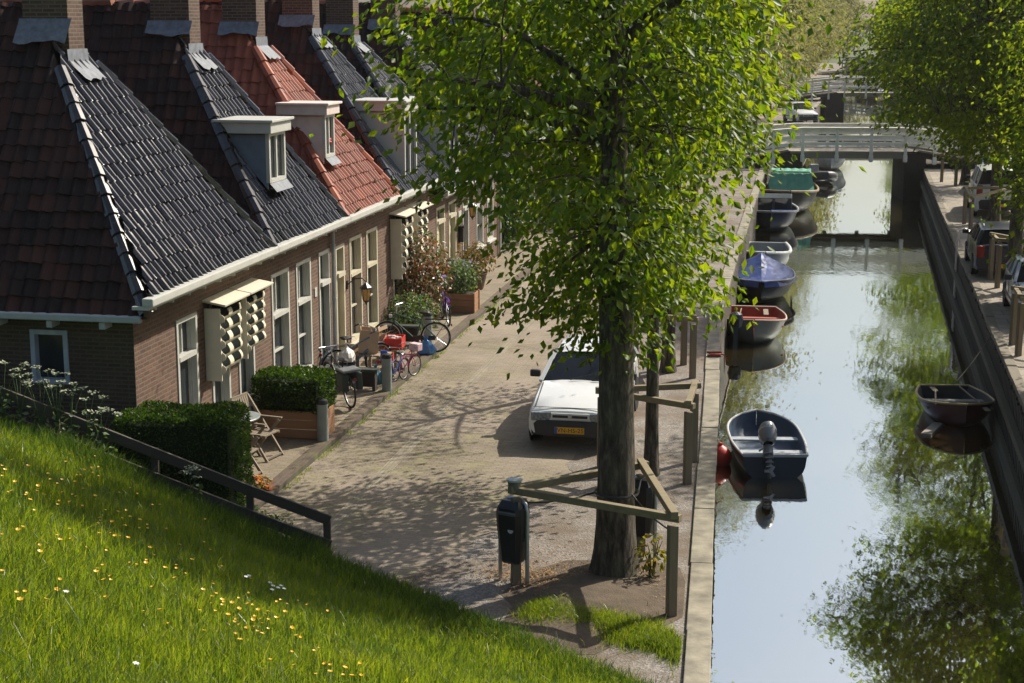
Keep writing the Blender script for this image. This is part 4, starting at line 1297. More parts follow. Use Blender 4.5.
BUSH_D = leafmat('dark shrub leaves', [(.02, .05, .012), (.035, .075, .018), (.05, .10, .025)], .35, .4, (1.6, 1.6, .6), .5)
def shrub(name, label, cat, base, rad, h, n, leaf, mat, seed, stems=6, z0=.05, rz=0, parent=None, group=None, extra=None):
    root = parent or thing(name, label, cat, base, rz, group)
    rn = np.random.RandomState(seed); rr = random.Random(seed)
    m_ = MB(); tips = []
    for k in range(stems):
        a = 2 * math.pi * k / stems + rr.uniform(-.4, .4); q = rad * rr.uniform(.35, .85)
        tip = Vector((q * math.cos(a), q * math.sin(a), z0 + h * rr.uniform(.6, .95)))
        m_.tube(bez(Vector((0.02 * math.cos(a), .02 * math.sin(a), z0 - .05)), Vector((q * .3 * math.cos(a), q * .3 * math.sin(a), z0 + h * .5)), tip, 5), [.012, .01, .008, .006, .003], 5)
        tips.append(tip)
    m_.build('stem', BARK, root)
    u = rn.normal(0, 1, (n, 3)); u /= np.linalg.norm(u, axis=1)[:, None]
    q = rn.rand(n) ** .4
    Pp = u * q[:, None] * np.array([rad, rad, h * .5]) * (1 + .18 * np.sin(u[:, 0] * 5 + seed) * np.cos(u[:, 1] * 6))[:, None] + np.array([0, 0, z0 + h * .52])
    Pp[:, 2] = np.maximum(Pp[:, 2], z0)
    link_mesh('foliage', leaf_mesh('foliage', Pp, leaf, seed, outward=u), mat, root)
    if extra:
        for (nm, mt, k, sz) in extra:
            sel = rn.choice(n, k, replace=False)
            link_mesh(nm, leaf_mesh(nm, Pp[sel] + u[sel] * .04, sz, seed + 3, up=.8, droop=-.1, aspect=1.0), mt, root)
    return root
for i, (a, b, rr_, h) in enumerate(((28.6, -.6, 1.3, 2.9), (30.2, -.3, 1.2, 2.4))):
    shrub('garden_bush', ('tall dark bush closing the alley beyond the last near house', 'lower dark bush behind the tall one beyond the last near house')[i], 'bush', S(a, b), rr_, h, 2600, .13, BUSH_D, 60 + i, 9)

GREENP = leafmat('planter greenery', [(.06, .12, .03), (.10, .17, .05), (.16, .22, .10), (.20, .25, .15)], .4, .45, (1.5, 1.5, .7), .4)
ROSE = leafmat('climbing rose leaves', [(.04, .09, .02), (.08, .13, .03), (.20, .06, .03), (.30, .12, .05), (.08, .14, .04)], .4, .4, (1.5, 1.4, .8), .5)
PETALP = leafmat('pale rose petals', [(.75, .62, .50), (.7, .45, .35), (.8, .75, .66)], .3, .6, (1, 1, 1), .2)
ORANGEP = leafmat('orange petals', [(.65, .16, .02), (.7, .26, .03), (.55, .09, .03)], .3, .6, (1, 1, 1), .2)
LILAC = leafmat('lilac petals', [(.35, .32, .62), (.45, .42, .7), (.55, .52, .75)], .3, .6, (1, 1, 1), .2)
shrub('climbing_rose', 'tall climbing rose with reddish leaves below the two far awnings', 'rose bush', S(15.6, .42, SW), .72, 2.25, 2300, .10, ROSE, 71, 9, extra=[('rose_blossom', PETALP, 150, .09)])
shrub('garden_shrub', 'low green shrub at the foot of the climbing rose', 'shrub', S(14.1, .55, SW), .62, .95, 1500, .085, GREENP, 72, 7)
shrub('tree_sucker', 'small sprouting shoot with yellowish leaves at the foot of the big tree', 'shoot', (1.86, 20.25, 0), .22, .62, 120, .09, leafmat('yellowish shoot leaves', [(.16, .18, .03), (.22, .16, .04), (.12, .17, .03)], .5, .45, (1.6, 1.5, .6)), 73, 6)
shrub('marigold_clump', 'orange flowers behind the fence beside the kerb', 'flowers', G(259, 494), .20, .22, 160, .06, GREENP, 74, 4, extra=[('orange_blossom', ORANGEP, 90, .07)])
r_ = random.Random(4)
for i, (px, py, h) in enumerate(((215, 517, .34), (190, 507, .38), (243, 528, .28), (268, 536, .25))):
    shrub('weed_clump', ('leafy weeds between the fence rails behind the last two posts', 'tall leafy weeds at the hedge foot behind the fence', 'low leafy weeds just behind the end of the fence rail', 'lowest leafy weeds next to the fence end post')[i], 'weeds', G(px, py), .36, h, 420, .065, GREENP, 80 + i, 5)

# cow parsley at the left end of the fence
UMBEL = leafmat('cow parsley blossom', [(.38, .42, .28), (.55, .58, .44), (.36, .40, .26)], .3, .7, (1, 1, 1), .2)
def cow_parsley(loc, h, seed, label):
    root = thing('cow_parsley', label, 'wild flower', loc, 0, 'cow parsley along the fence')
    rr = random.Random(seed); m_ = MB(); P = []
    for k in range(rr.randint(4, 6)):
        a = rr.uniform(0, 6.28); q = rr.uniform(.06, .28) * h
        tip = Vector((q * math.cos(a), q * math.sin(a), h * rr.uniform(.72, 1.0)))
        m_.tube(bez(Vector((0, 0, h * .25)), Vector((q * .2 * math.cos(a), q * .2 * math.sin(a), h * .6)), tip, 4), [.007, .006, .005, .004], 5)
        for j in range(16):
            b = rr.uniform(0, 6.28); s_ = .075 * math.sqrt(rr.random())
            P.append((tip.x + s_ * math.cos(b), tip.y + s_ * math.sin(b), tip.z + .035 - s_ * .3))
            if j % 3 == 0: m_.tube([tip - Vector((0, 0, .03)), Vector(P[-1])], .0025, 4, cap=False)
    m_.tube([(0, 0, -.1), (0, 0, h * .3)], .009, 6)
    m_.build('stem', simple('green stem', (.06, .11, .03), .6), root)
    link_mesh('blossoms', leaf_mesh('blossoms', np.array(P), .036, seed, up=.9, droop=-.05, aspect=1.0), UMBEL, root)
    lp = np.array([[rr.gauss(0, .10), rr.gauss(0, .10), h * rr.uniform(.1, .6)] for _ in range(40)])
    link_mesh('leaves', leaf_mesh('leaves', lp, .09, seed + 1), GREENP, root)
cps = [(8, 25, 1.12), (45, 22, .95), (62, 21.9, 1.15), (75, 21.85, 1.05), (92, 21.8, .95), (105, 21.75, .85), (24, 21.95, .95), (195, 21.55, .72)]
cl_ = ['cow parsley at the far left end of the fence', 'cow parsley left of the tallest one at the fence', 'tallest cow parsley in front of the dark side wall', 'cow parsley just right of the tallest one',
       'cow parsley left of the hedge, below the side window', 'cow parsley nearest to the hedge end', 'small cow parsley half hidden by the fence rail at left', 'single cow parsley in front of the dark hedge']
for i, (px, y, h) in enumerate(cps):
    y = 21.95 - .0 * i if i != 0 else 21.95
    x = (px - 512) / 1600 * (y + .6)
    y = fence_y(x) - .12 if i != 7 else fence_y(x) - .2
    cow_parsley((x, y, max(dike_z(x, y), 0) - .03), h * 1.1, 500 + i, cl_[i])

# buttercups and daisies in the grass
BUTTER = simple('buttercup yellow', (.85, .48, .02), .4, var=.08)
fm = MB()
for k in range(6):
    a = k * math.pi / 3
    fm.add([(0, 0, 0), (.022 * math.cos(a - .5), .022 * math.sin(a - .5), .012), (.03 * math.cos(a), .03 * math.sin(a), .014), (.022 * math.cos(a + .5), .022 * math.sin(a + .5), .012)], [(0, 1, 2, 3)])
fm.mi = 1; fm.tube([(0, 0, -.2), (.01, 0, -.1), (0, 0, 0)], .003, 4)
fme = fm.mesh('buttercup')
spots = [(5, 470), (15, 482), (28, 466), (12, 491), (48, 474), (44, 495), (62, 480), (75, 482), (95, 496), (100, 518), (112, 522), (118, 512), (130, 517), (140, 520), (92, 468), (160, 505), (70, 502), (30, 500), (84, 470), (128, 538),
         (146, 563), (165, 568), (175, 578), (203, 590), (212, 597), (222, 600), (232, 603), (239, 609), (248, 604), (258, 610), (268, 612), (276, 618), (285, 612), (292, 628), (296, 636), (247, 628), (262, 634), (240, 640), (228, 615), (253, 620),
         (330, 672), (325, 664), (345, 668), (352, 676), (60, 540), (18, 530), (40, 552), (104, 580), (96, 572), (180, 545), (192, 560), (20, 600), (57, 590), (160, 610), (115, 536), (210, 550), (150, 548), (66, 462), (38, 486), (83, 489)]
rq = random.Random(77)
spots += [(min(600, max(2, sx + rq.gauss(0, 26))), min(680, sy + rq.gauss(0, 12))) for (sx, sy) in spots for _ in range(2)]
for i, (px, py) in enumerate(spots):
    # march the view ray to the slope
    d0 = G(px, py, 0) - Vector((0, 0, CAM_H)); d0.normalize(); t_ = 3.0
    while t_ < 40:
        p = Vector((0, 0, CAM_H)) + d0 * t_
        if p.z < dike_z(p.x, p.y) + .20: break
        t_ += .03
    o = link_mesh('buttercup', fme, [BUTTER, MATS['green stem']] if i == 0 else None)
    o.location = p; o.scale = ((.8 if i < 60 else .55),) * 3; o.rotation_euler = (.3 * math.sin(i), .3 * math.cos(i * 2), i)
    meta(o, 'small yellow buttercup in the grass of the dike', 'flower', 'buttercups in the dike grass')
dm = MB()
for k in range(7):
    a = k * 2 * math.pi / 7
    dm.add([(0, 0, 0), (.018 * math.cos(a - .4), .018 * math.sin(a - .4), .008), (.026 * math.cos(a), .026 * math.sin(a), .006), (.018 * math.cos(a + .4), .018 * math.sin(a + .4), .008)], [(0, 1, 2, 3)])
dm.mi = 1; dm.tube([(0, 0, -.2), (.01, 0, -.1), (0, 0, 0)], .003, 4)
dme = dm.mesh('daisy'); first = True
for i, (px, py) in enumerate(((270, 583), (273, 586), (278, 588), (281, 586), (284, 589), (246, 577), (249, 576), (272, 590), (66, 592), (136, 664))):
    d0 = G(px, py, 0) - Vector((0, 0, CAM_H)); d0.normalize(); t_ = 3.0
    while t_ < 40:
        p = Vector((0, 0, CAM_H)) + d0 * t_
        if p.z < dike_z(p.x, p.y) + .22: break
        t_ += .03
    o = link_mesh('daisy', dme, [simple('daisy white', (.8, .8, .76), .6), MATS['green stem']] if first else None); first = False
    o.location = p; o.rotation_euler = (.3 * math.sin(i), .3 * math.cos(i), i)
    meta(o, 'small white daisy in the grass of the dike', 'flower', 'daisies in the dike grass')
# fallen straw coloured blossom below the bin and the tree
r_ = np.random.RandomState(3)
P = []
for (px, py, s_, n_) in ((515, 577, .28, 900), (560, 585, .4, 700), (620, 590, .5, 500), (545, 560, .5, 350)):
    c = G(px, py); P.append(np.stack([c.x + r_.normal(0, s_, n_), c.y + r_.normal(0, s_ * .8, n_), np.full(n_, .06)], 1))
P = np.concatenate(P); P = P[P[:, 0] < 2.1]
lt = link_mesh('fallen_blossom_litter', leaf_mesh('litter', P, .03, 4, up=.95, droop=0.0, fold=.05), simple('dry blossom', (.34, .19, .07), .8, var=.25))
meta(lt, kind='stuff')
# ------------------------------------------------------------------ bridges
def frame2(y):
    """origin and axes across / along the canal at distance y"""
    a = Vector((QL(y), y, 0)); b = Vector((QR(y), y, 0))
    d = Vector((QL(y + 4) + QR(y + 4) - QL(y - 4) - QR(y - 4), 16, 0)).normalized()
    return (a + b) / 2, Vector((d.y, -d.x, 0)), d
ABUT = brick('bridge abutment brick', (.055, .042, .034), (.10, .075, .055), (.06, .05, .04), dirt=.7)
def bridge(label, cx, cy, open_w, half, zdeck, rail_top, width, name='canal_bridge', mat=BRIDGEWHITE, nposts=4, ramp=4.6, tilt=-0.10):
    root = thing(name, label, 'bridge', (cx, cy, 0), tilt)
    zb = zdeck - .36
    d = MB(); d.box((0, width / 2, zdeck - .06), (open_w + 1.2, width, .12))
    for y in (.12, width / 2, width - .12): d.box((0, y, zdeck - .24), (open_w + 1.0, .2, .24))
    d.build('deck', wood('bridge deck wood', (.30, .27, .22), axis=1), root)
    for s in (-1, 1):
        ab = MB()
        x0 = s * open_w / 2; x1 = s * half
        ab.box(((x0 + x1) / 2, width / 2, (zb + WATER_Z - .5) / 2), (abs(x1 - x0), width, zb - WATER_Z + .5))
        # sloping ramp body
        xr = s * (half + ramp)
        ys_ = (0.0, width)
        vs = [(x0, y, zb) for y in ys_] + [(x0, y, zdeck - .002) for y in ys_] + [(x0 + s * .8, y, zdeck - .002) for y in ys_] + [(xr, y, .03) for y in ys_] + [(xr, y, -.3) for y in ys_] + [(x1, y, zb) for y in ys_]
        ring = [0, 2, 4, 6, 8, 10]
        ab.add(vs, [tuple(ring), tuple(i + 1 for i in reversed(ring))] + [(ring[i], ring[i] + 1, ring[(i + 1) % 6] + 1, ring[(i + 1) % 6]) for i in range(6)])
        o = ab.build('abutment', ABUT, root); boxuv(o)
        sl = MB()
        for y in (-.03, width - .22):
            sl.beam((x0 + s * .7, y + .125, zdeck + .03), (xr - s * .6, y + .125, .16), .26, .10)
        sl.build('ramp_edge', CONC, root)
    def deckz(x):
        ax = abs(x)
        if ax <= open_w / 2 + .7: return zdeck
        return zdeck - (zdeck - .05) * min(1, (ax - open_w / 2 - .7) / (half + ramp - open_w / 2 - .7))
    for yy in (-.05, width + .05):
        rl = MB()
        xs = [(-open_w / 2 + open_w * k / (nposts - 1)) for k in range(nposts)]
        ext = [open_w / 2 + 1.45, open_w / 2 + 2.95, open_w / 2 + 4.4]
        allx = [-e for e in reversed(ext)] + xs + ext
        h = rail_top - zdeck
        for x in allx:
            z = deckz(x)
            p = MB(); p.box((x, yy, z + h / 2 - .28), (.15, .15, h + .50), bev=.012)
            p.box((x, yy, z - .34), (.19, .20, .32), bev=.01)
            p.build('rail_post', mat, root)
        for a, b in zip(allx, allx[1:]):
            za, zb_ = deckz(a), deckz(b)
            rl.beam((a, yy, za + h + .0), (b, yy, zb_ + h + .0), .34, .075, bev=.01)
            rl.beam((a, yy, za + h - .13), (b, yy, zb_ + h - .13), .07, .16)
            for f in (.62, .32): rl.beam((a, yy, za + h * f), (b, yy, zb_ + h * f), .06, .17)
        rl.build('railing', mat, root)
    return root
c_ = G(851, 200, WATER_Z)
bridge('nearest white wooden bridge with plank railings across the canal', c_.x, 80.4, 5.1, 3.6, .86, 2.02, 3.2, tilt=-.05)
c2x = 148.5 / 1600 * (867 - 512) * 1.012
bridge('second white bridge, farther up the canal behind the nearest one', c2x, 148, 5.8, 4.6, .78, 2.15, 3.4, tilt=-.05, ramp=5.5)
bx3 = (889 - 512) / 1600 * 222
bridge('third bridge, small and dark, farthest up the canal', bx3, 219, 5.5, 5.2, .9, 2.4, 3.4, mat=simple('grey bridge paint', (.30, .33, .36), .5), tilt=-.05, ramp=6)
lg = thing('lock_gate', 'dark slatted lock gate under the third bridge', 'lock gate', (bx3 + .3, 217.4, 0))
m = MB()
for k in range(9): m.box((-2.4 + k * .6, 0, -.35), (.5, .16, 2.7))
m.build('gate_boards', simple('blackened gate', (.03, .035, .045), .6), lg)
m = MB()
for z in (-.9, .2, .85): m.box((0, -.14, z), (5.3, .12, .18))
m.build('gate_rail', simple('gate rail', (.12, .14, .16), .6), lg)

# ------------------------------------------------------------------ boats
def hull_pts(L, Bm, H, bow=.75, stern=.62, n=16, flare=.80, sheer=.22, drop=0.0):
    """station list from stern (0) to bow (L): half beam, gunwale height, bottom height"""
    st = []
    for i in range(n + 1):
        t = i / n
        w = stern + (1 - stern) * math.sin(min(1, t / .45) * math.pi / 2) if t < .45 else math.cos(((t - .45) / .55) ** 1.9 * math.pi / 2) ** .72
        w = max(w, .015)
        gz = H * (1 + sheer * (2 * (t - .35)) ** 2 * (1.5 if t > .35 else .6))
        bz = -.16 + .34 * max(0, (t - .62) / .38) ** 2.4 + .05 * max(0, (.2 - t))
        st.append((t * L - L / 2, w * Bm / 2, gz, bz))
    return st
def section(w, gz, bz, flare, m=7):
    out = []
    for k in range(m):
        f = k / (m - 1)                                # keel to gunwale
        y = w * (flare * math.sin(min(1, f * 1.55) * math.pi / 2) ** .8 + (1 - flare) * f) if f > 0 else 0
        z = bz + (gz - bz) * (f ** 1.25)
        out.append((y, z))
    return out
def boat(label, loc, rz, L, Bm, H, outer, inner, rim, seats=(.35, .62), seatm=None, transom=True, group='small boats moored in the canal', name='rowing_boat', flare=.8, oars=None, floor=.04, rimw=.045, stern=.72, sheer=.22):
    root = thing(name, label, 'boat', loc, rz, group)
    st = hull_pts(L, Bm, H, stern=stern, sheer=sheer)
    o = MB(); i_ = MB(); rim_l = []
    rows = []; rin = []
    for (x, w, gz, bz) in st:
        s = section(w, gz, bz, flare)
        rows.append([Vector((x, -y, z)) for y, z in reversed(s)] + [Vector((x, y, z)) for y, z in s[1:]])
        w2 = max(.004, w - .03); s2 = [(min(y, w2) if y > 0 else 0, max(z, floor)) for y, z in section(w2, gz, bz + .04, flare)]
        rin.append([Vector((x, -y, z)) for y, z in reversed(s2)] + [Vector((x, y, z)) for y, z in s2[1:]])
    o.grid(rows)
    o.add(rows[0], [tuple(range(len(rows[0])))])
    o.build('hull', outer, root, smooth=True, fix=False)
    rin[0] = [p + Vector((.04, 0, 0)) for p in rin[0]]
    i_.grid(rin); i_.add(rin[0], [tuple(range(len(rin[0])))])
    i_.build('inner_hull', inner, root, smooth=True, fix=False)
    g_ = MB()
    left = [r_[0] for r_ in rows]; right = [r_[-1] for r_ in rows]
    for side in (left, right):
        g_.tube([p + Vector((0, 0, .0)) for p in side], rimw * .6, 8)
    g_.beam(left[0] + Vector((.0, .0, .0)), right[0], .06, .06)
    g_.build('gunwale', rim, root, smooth=True)
    for s in seats:
        k = s * (len(st) - 1); a = int(k); x, w, gz, bz = st[a]
        m = MB(); m.box((x, 0, gz * .68), (.24, 2 * w - .10, .035), bev=.008)
        m.build('thwart', seatm or inner, root)
    if oars:
        for (x0, y0_, x1, y1_) in oars:
            m = MB(); z = H + .05
            m.tube([(x0, y0_, z), (x1, y1_, z - .05)], .02, 6)
            m.box((x1 + .15 * (1 if x1 > x0 else -1), y1_, z - .055), (.42, .12, .02))
            m.build('oar', TEAK, root)
    root['_L'] = L
    return root
def outboard(root, x, z, tilt=.0, rz=0.0):
    m = MB()
    rot = Matrix.Rotation(tilt, 3, 'Y')
    def T(p, k=1.25): return rot @ (Vector(p) * k) + Vector((x, .14, z))
    c = MB()
    prof = [(.02, .30), (.12, .29), (.15, .22), (.16, .10), (.13, .0), (.08, -.03)]
    rows = []
    for r_, h in prof:
        rows.append([T((-.06 + 1.45 * r_ * math.cos(t), .92 * r_ * math.sin(t), .16 + h)) for t in [2 * math.pi * k / 14 for k in range(14)]])
    c.grid(rows, closed=True); c.add(rows[0], [tuple(range(14))])
    cw = c.build('outboard_cowl', simple('grey outboard cowl', (.24, .25, .26), .22, var=.1, spec=.9), root, smooth=True)
    rows = [[T((-.06 + 1.48 * .152 * math.cos(t), .95 * .152 * math.sin(t), .16 + h)) for t in [2 * math.pi * k / 14 for k in range(14)]] for h in (.17, .205)]
    m.grid(rows, closed=True); m.build('cowl_band', STEEL, cw)
    T2 = lambda p: T(p, .82)
    l = MB()
    l.tube([T2((-.06, 0, .16)), T2((-.10, 0, -.15)), T2((-.12, 0, -.55))], [.07, .055, .045], 8)
    l.box(T2((-.13, 0, -.60)), (.30, .07, .10), rot, bev=.02)
    for k in range(4): l.box(T2((-.10, 0, -.08 - .12 * k)), (.17, .16, .025), rot)
    l.box(T2((.02, 0, .0)), (.14, .2, .28), rot, bev=.02)
    l.tube([T2((.10, .05, .2)), T2((.5, .14, .26))], .02, 6)
    for k in range(3):
        t = k * 2.1
        l.box(T2((-.30, .09 * math.cos(t), -.60 + .09 * math.sin(t))), (.02, .10, .06), rot @ Matrix.Rotation(t, 3, 'X'))
    l.build('outboard_leg', simple('outboard leg', (.20, .21, .22), .35, metal=.3), root)
def hullmat(n_, c, r_=.35): return simple(n_, c, r_, var=.14, scale=3.5, bmp=.05)
NAVY = hullmat('navy gelcoat', (.015, .022, .045)); BLUEIN = hullmat('slate blue boat inside', (.07, .10, .15), .5)
WHITEB = hullmat('white gelcoat', (.68, .70, .70)); GREYB = hullmat('grey clinker hull', (.22, .23, .22), .5)
REDIN = hullmat('brick red boat inside', (.34, .075, .045), .6); DARKB = hullmat('black hull', (.015, .014, .013), .4)
RIMW = simple('pale boat rim', (.52, .54, .55), .4, var=.1); PINKRIM = simple('faded pink rim', (.55, .40, .33), .6, var=.15)
BRZ = -math.atan2(1, .14) + math.pi                                     # bow up the canal
def along(y): return math.atan2(4, QL(y + 2) - QL(y - 2))
p = G(764, 478, WATER_Z)
b1 = boat('small navy rowing boat with a raised grey outboard motor, nearest the camera', (p.x + .27, p.y + 1.65, WATER_Z), R(88), 3.25, 1.5, .44, NAVY, BLUEIN, RIMW, seats=(.28, .60), seatm=simple('pale thwart', (.36, .40, .43), .5), flare=.85, stern=.84, sheer=.13)
outboard(b1, -1.60, .50, tilt=R(38))
# red buoy between quay and boat
p = G(719, 464, WATER_Z)
fb = thing('mooring_buoy', 'round red fender floating between the quay and the nearest rowing boat', 'buoy', (p.x + .02, p.y, WATER_Z + .15))
m = MB(); m.lathe([(.001, -.24), (.12, -.21), (.21, -.12), (.24, 0), (.21, .12), (.12, .21), (.05, .25), (.04, .30)], seg=20); m.build('ball', simple('red fender', (.50, .035, .02), .45, var=.12), fb, smooth=True)
m = MB(); m.tube([(0, 0, .28), (-.2, 0, .6), (-.45, .05, 1.6)], .012, 5); m.build('rope', simple('rope', (.4, .36, .28), .9), fb)
# clinker boat, red inside
p = G(758, 348, WATER_Z)
bb = boat('grey clinker boat with brick red inside, behind the navy rowing boat', (p.x + .12, p.y + 1.75, WATER_Z), R(-98), 3.0, 1.85, .56, GREYB, REDIN, PINKRIM, seats=(.25, .48, .72), seatm=REDIN, flare=.62, oars=[(-1.0, -.35, .8, -.45)], sheer=.12)
m = MB(); m.lathe([(.03, -.2), (.16, -.16), (.2, .05), (.17, .2), (.05, .26)], (1.62, -.5, .72), 12); m.box((1.66, -.5, .3), (.14, .12, .8)); m.build('outboard_motor', simple('dark motor', (.03, .035, .05), .3), bb)
m = MB(); m.box((-.2, .35, .66), (.9, .14, .03)); m.build('loose_board', TEAK, bb)
# blue tarpaulin boat
p = G(766, 305, WATER_Z)
bb = boat('dark boat under a peaked royal blue tarpaulin, third along the left quay', (p.x + .1, p.y + 1.9, WATER_Z), R(-98), 4.0, 2.2, .72, DARKB, DARKB, RIMW, flare=.62, seats=(), sheer=.03)
def tarp(bb, mat, L, Bm, H, peak, n=14, m_=13, drop=.18, sx=.46):
    rows = []
    for i in range(n + 1):
        t = i / n; x = (t - .5) * L * 1.02
        w = (math.sin(math.pi * min(1, (t * .94 + .06))) ** .45) * Bm / 2 * 1.05 if 0 < t < 1 else .1
        row = []
        for j in range(m_):
            u = j / (m_ - 1) * 2 - 1
            pk = max(0, 1 - abs((t - sx) / .55)) ** 1.1
            z = H + .02 + peak * pk * (1 - abs(u) ** 1.0) + .03 * math.sin(u * 14 + t * 3) * (1 - abs(u)) * pk - (drop if abs(u) > .99 else 0)
            row.append(Vector((x, u * w * (1.0 if abs(u) < .99 else 1.02), z)))
        rows.append(row)
    o = MB(); o.grid(rows); return o.build('tarpaulin', mat, bb, smooth=False)
tarp(bb, simple('royal blue tarpaulin', (.07, .12, .36), .38, var=.15, scale=3), 4.0, 2.2, .74, .66)
m = MB(); m.box((-1.1, 1.06, .45), (1.1, .03, .3)); m.build('hull_panel', simple('slate hull panel', (.22, .25, .27), .5), bb)
# white open boat
p = G(772, 268, WATER_Z)
boat('white open dinghy with a rounded rim behind the blue tarpaulin boat', (p.x - .1, p.y + .8, WATER_Z), R(-100), 3.7, 1.75, .55, WHITEB, hullmat('grey dinghy inside', (.26, .29, .31), .5), WHITEB, rimw=.11, seats=(.35, .7), flare=.85, stern=.8, sheer=.10)
# dark blue boat with wheelhouse box
p = G(783, 232, WATER_Z)
bb = boat('dark motor boat with a box of dark panes and a blue white rim', (p.x - .2, p.y + 2.0, WATER_Z), R(-100), 4.6, 2.3, .75, hullmat('blue black hull', (.02, .03, .07)), DARKB, RIMW, rimw=.09, seats=(), flare=.65, sheer=.08)
m = MB(); m.box((-.4, 0, 1.0), (1.9, 1.75, .62), bev=.04); wh = m.build('wheelhouse', simple('dark wheelhouse', (.045, .065, .085), .3), bb)
m = MB(); m.box((.56, .42, 1.03), (.02, .55, .5)); m.box((.56, -.35, 1.03), (.02, .75, .5)); m.build('pane', GLASS, wh)
m = MB(); m.beam((2.2, 0, .92), (1.1, 1.02, .80), .05, .14); m.build('blue_strake', simple('bright blue strake', (.05, .12, .45), .4), bb)
# green canopy boat
p = G(800, 214, WATER_Z)
bb = boat('motor launch with a tall sea green canopy in front of the bridge', (p.x - .1, p.y + 2.2, WATER_Z), R(-100), 5.4, 2.6, .95, DARKB, DARKB, simple('varnished rim', (.36, .26, .17), .4), rimw=.10, seats=(), flare=.65, stern=.85, sheer=.06)
rows = []
for i, (x, wv, zt) in enumerate(((1.2, 1.12, .98), (.9, 1.08, 1.35), (.62, 1.0, 1.72), (.5, .95, 1.80), (-.8, .98, 1.84), (-2.0, .95, 1.76), (-2.15, .98, 1.5), (-2.4, 1.0, 1.0))):
    row = []
    for j in range(15):
        u = j / 14 * 2 - 1
        if i in (0, 7): z = 1.0; y = u * wv
        else:
            y = math.copysign(min(1, abs(u) * 1.35) ** 1.0, u) * wv * (1 - .10 * max(0, 1 - abs(u)) * 0)
            z = zt if abs(u) < .74 else zt + (1.0 - zt) * (abs(u) - .74) / .26
            z += .02 * math.sin(u * 22 + i)
        row.append(Vector((x, y, z)))
    rows.append(row)
m = MB(); m.grid(rows); m.build('canopy', simple('sea green canvas', (.10, .33, .22), .6, var=.14, scale=4), bb, fix=False)
m = MB(); m.tube([(.64, -1.0, 1.64), (.58, -.86, 1.82), (.58, .86, 1.82), (.64, 1.0, 1.64)], .04, 6); m.build('canopy_hem', simple('pale green hem', (.25, .48, .36), .6), bb)
# inflatable and white boat under the bridge
p = G(818, 186, WATER_Z)
rb = thing('inflatable_boat', 'dark grey inflatable boat just under the nearest bridge', 'boat', (p.x + .3, p.y + 2.5, WATER_Z), R(-80), 'small boats moored in the canal')
m = MB()
lp = [Vector((-1.8, -.75, .3)), Vector((0, -.78, .3)), Vector((1.1, -.65, .36)), Vector((1.7, -.3, .48)), Vector((1.85, 0, .52)), Vector((1.7, .3, .48)), Vector((1.1, .65, .36)), Vector((0, .78, .3)), Vector((-1.8, .75, .3))]
m.tube(lp, [.12, .27, .27, .25, .24, .25, .27, .27, .12], 12); m.build('tube', simple('grey hypalon', (.07, .075, .085), .5, var=.1), rb, smooth=True)
m = MB(); m.box((-.2, 0, .14), (3.0, 1.2, .06)); m.build('floor_board', simple('rib floor', (.2, .2, .2), .6), rb)
m = MB(); m.box((-.3, 0, .6), (.35, .5, .7), bev=.05); m.tube([(-.3, -.2, .95), (-.1, -.2, 1.3), (-.1, .2, 1.3), (-.3, .2, .95)], .025, 6); m.build('steering_console', simple('console grey', (.35, .36, .37), .4), rb)
p = G(835, 172, WATER_Z)
bb = boat('white cabin boat beyond the nearest bridge, beside the inflatable', (p.x + .2, p.y + 3.0, WATER_Z), R(-98), 5.2, 2.0, .8, WHITEB, WHITEB, RIMW, seats=(), flare=.7, rimw=.08)
m = MB(); m.box((.6, 0, 1.05), (2.4, 1.5, .6), bev=.12); cb = m.build('cabin', WHITEB, bb)
m = MB(); m.box((1.79, 0, 1.1), (.03, 1.2, .3)); m.build('pane', GLASS, cb)
# dark red dinghy on the right wall
p = G(957, 428, WATER_Z)
bb = boat('dark red dinghy with a varnished rim tied to the right quay wall', (p.x + .2, p.y + 1.0, WATER_Z), R(-93), 2.3, 1.62, .46, hullmat('oxblood hull', (.075, .012, .010)), hullmat('dark dinghy inside', (.05, .055, .06), .5), simple('varnished dinghy rim', (.42, .33, .16), .35), flare=.6, sheer=.1, seats=(.4, .7), seatm=simple('grey thwart', (.2, .2, .2), .5),
     oars=[(-.9, .3, .9, .45), (.9, -.62, -.7, -.3)])
p = G(932, 430, WATER_Z)
pl = thing('floating_plank', 'short pale plank floating beside the dark red dinghy', 'plank', (p.x, p.y, WATER_Z + .02), R(62))
m = MB(); m.box((0, 0, 0), (1.15, .22, .05)); m.build('board', wood('wet pale plank', (.32, .29, .24)), pl)
# mooring rope from the quay wall
a_ = Vector((QR(37.5), 37.5, .0)); q_ = Vector((p.x + .9, p.y + 1.7, WATER_Z + .65))
rp = MB(); rp.tube(bez(a_, (a_ + q_) / 2 - Vector((0, 0, .15)), q_, 8), .012, 5)
meta(rp.build('mooring_rope', simple('dark rope', (.12, .11, .09), .9)), 'mooring rope running from the right quay down to the dark red dinghy', 'rope')
# ladder hoop on the right quay
y_ = 50.5; p = Vector((QR(y_), y_, 0))
ld = thing('quay_ladder', 'steel ladder with a hooped handrail on the right quay wall', 'ladder', p, -.2)
for dy in (-.22, .22):
    m = MB(); m.tube([(-.10, dy, -1.9), (-.10, dy, .45), (-.02, dy, .72), (.14, dy, .78), (.34, dy, .7), (.40, dy, .45), (.40, dy, 0)], .025, 8); m.build('handrail', STEEL, ld)
m = MB()
for k in range(6): m.tube([(-.10, -.22, -1.7 + .3 * k), (-.10, .22, -1.7 + .3 * k)], .018, 6)
m.build('rung', STEEL, ld)
ld.children[-1]['kind'] = 'stuff'

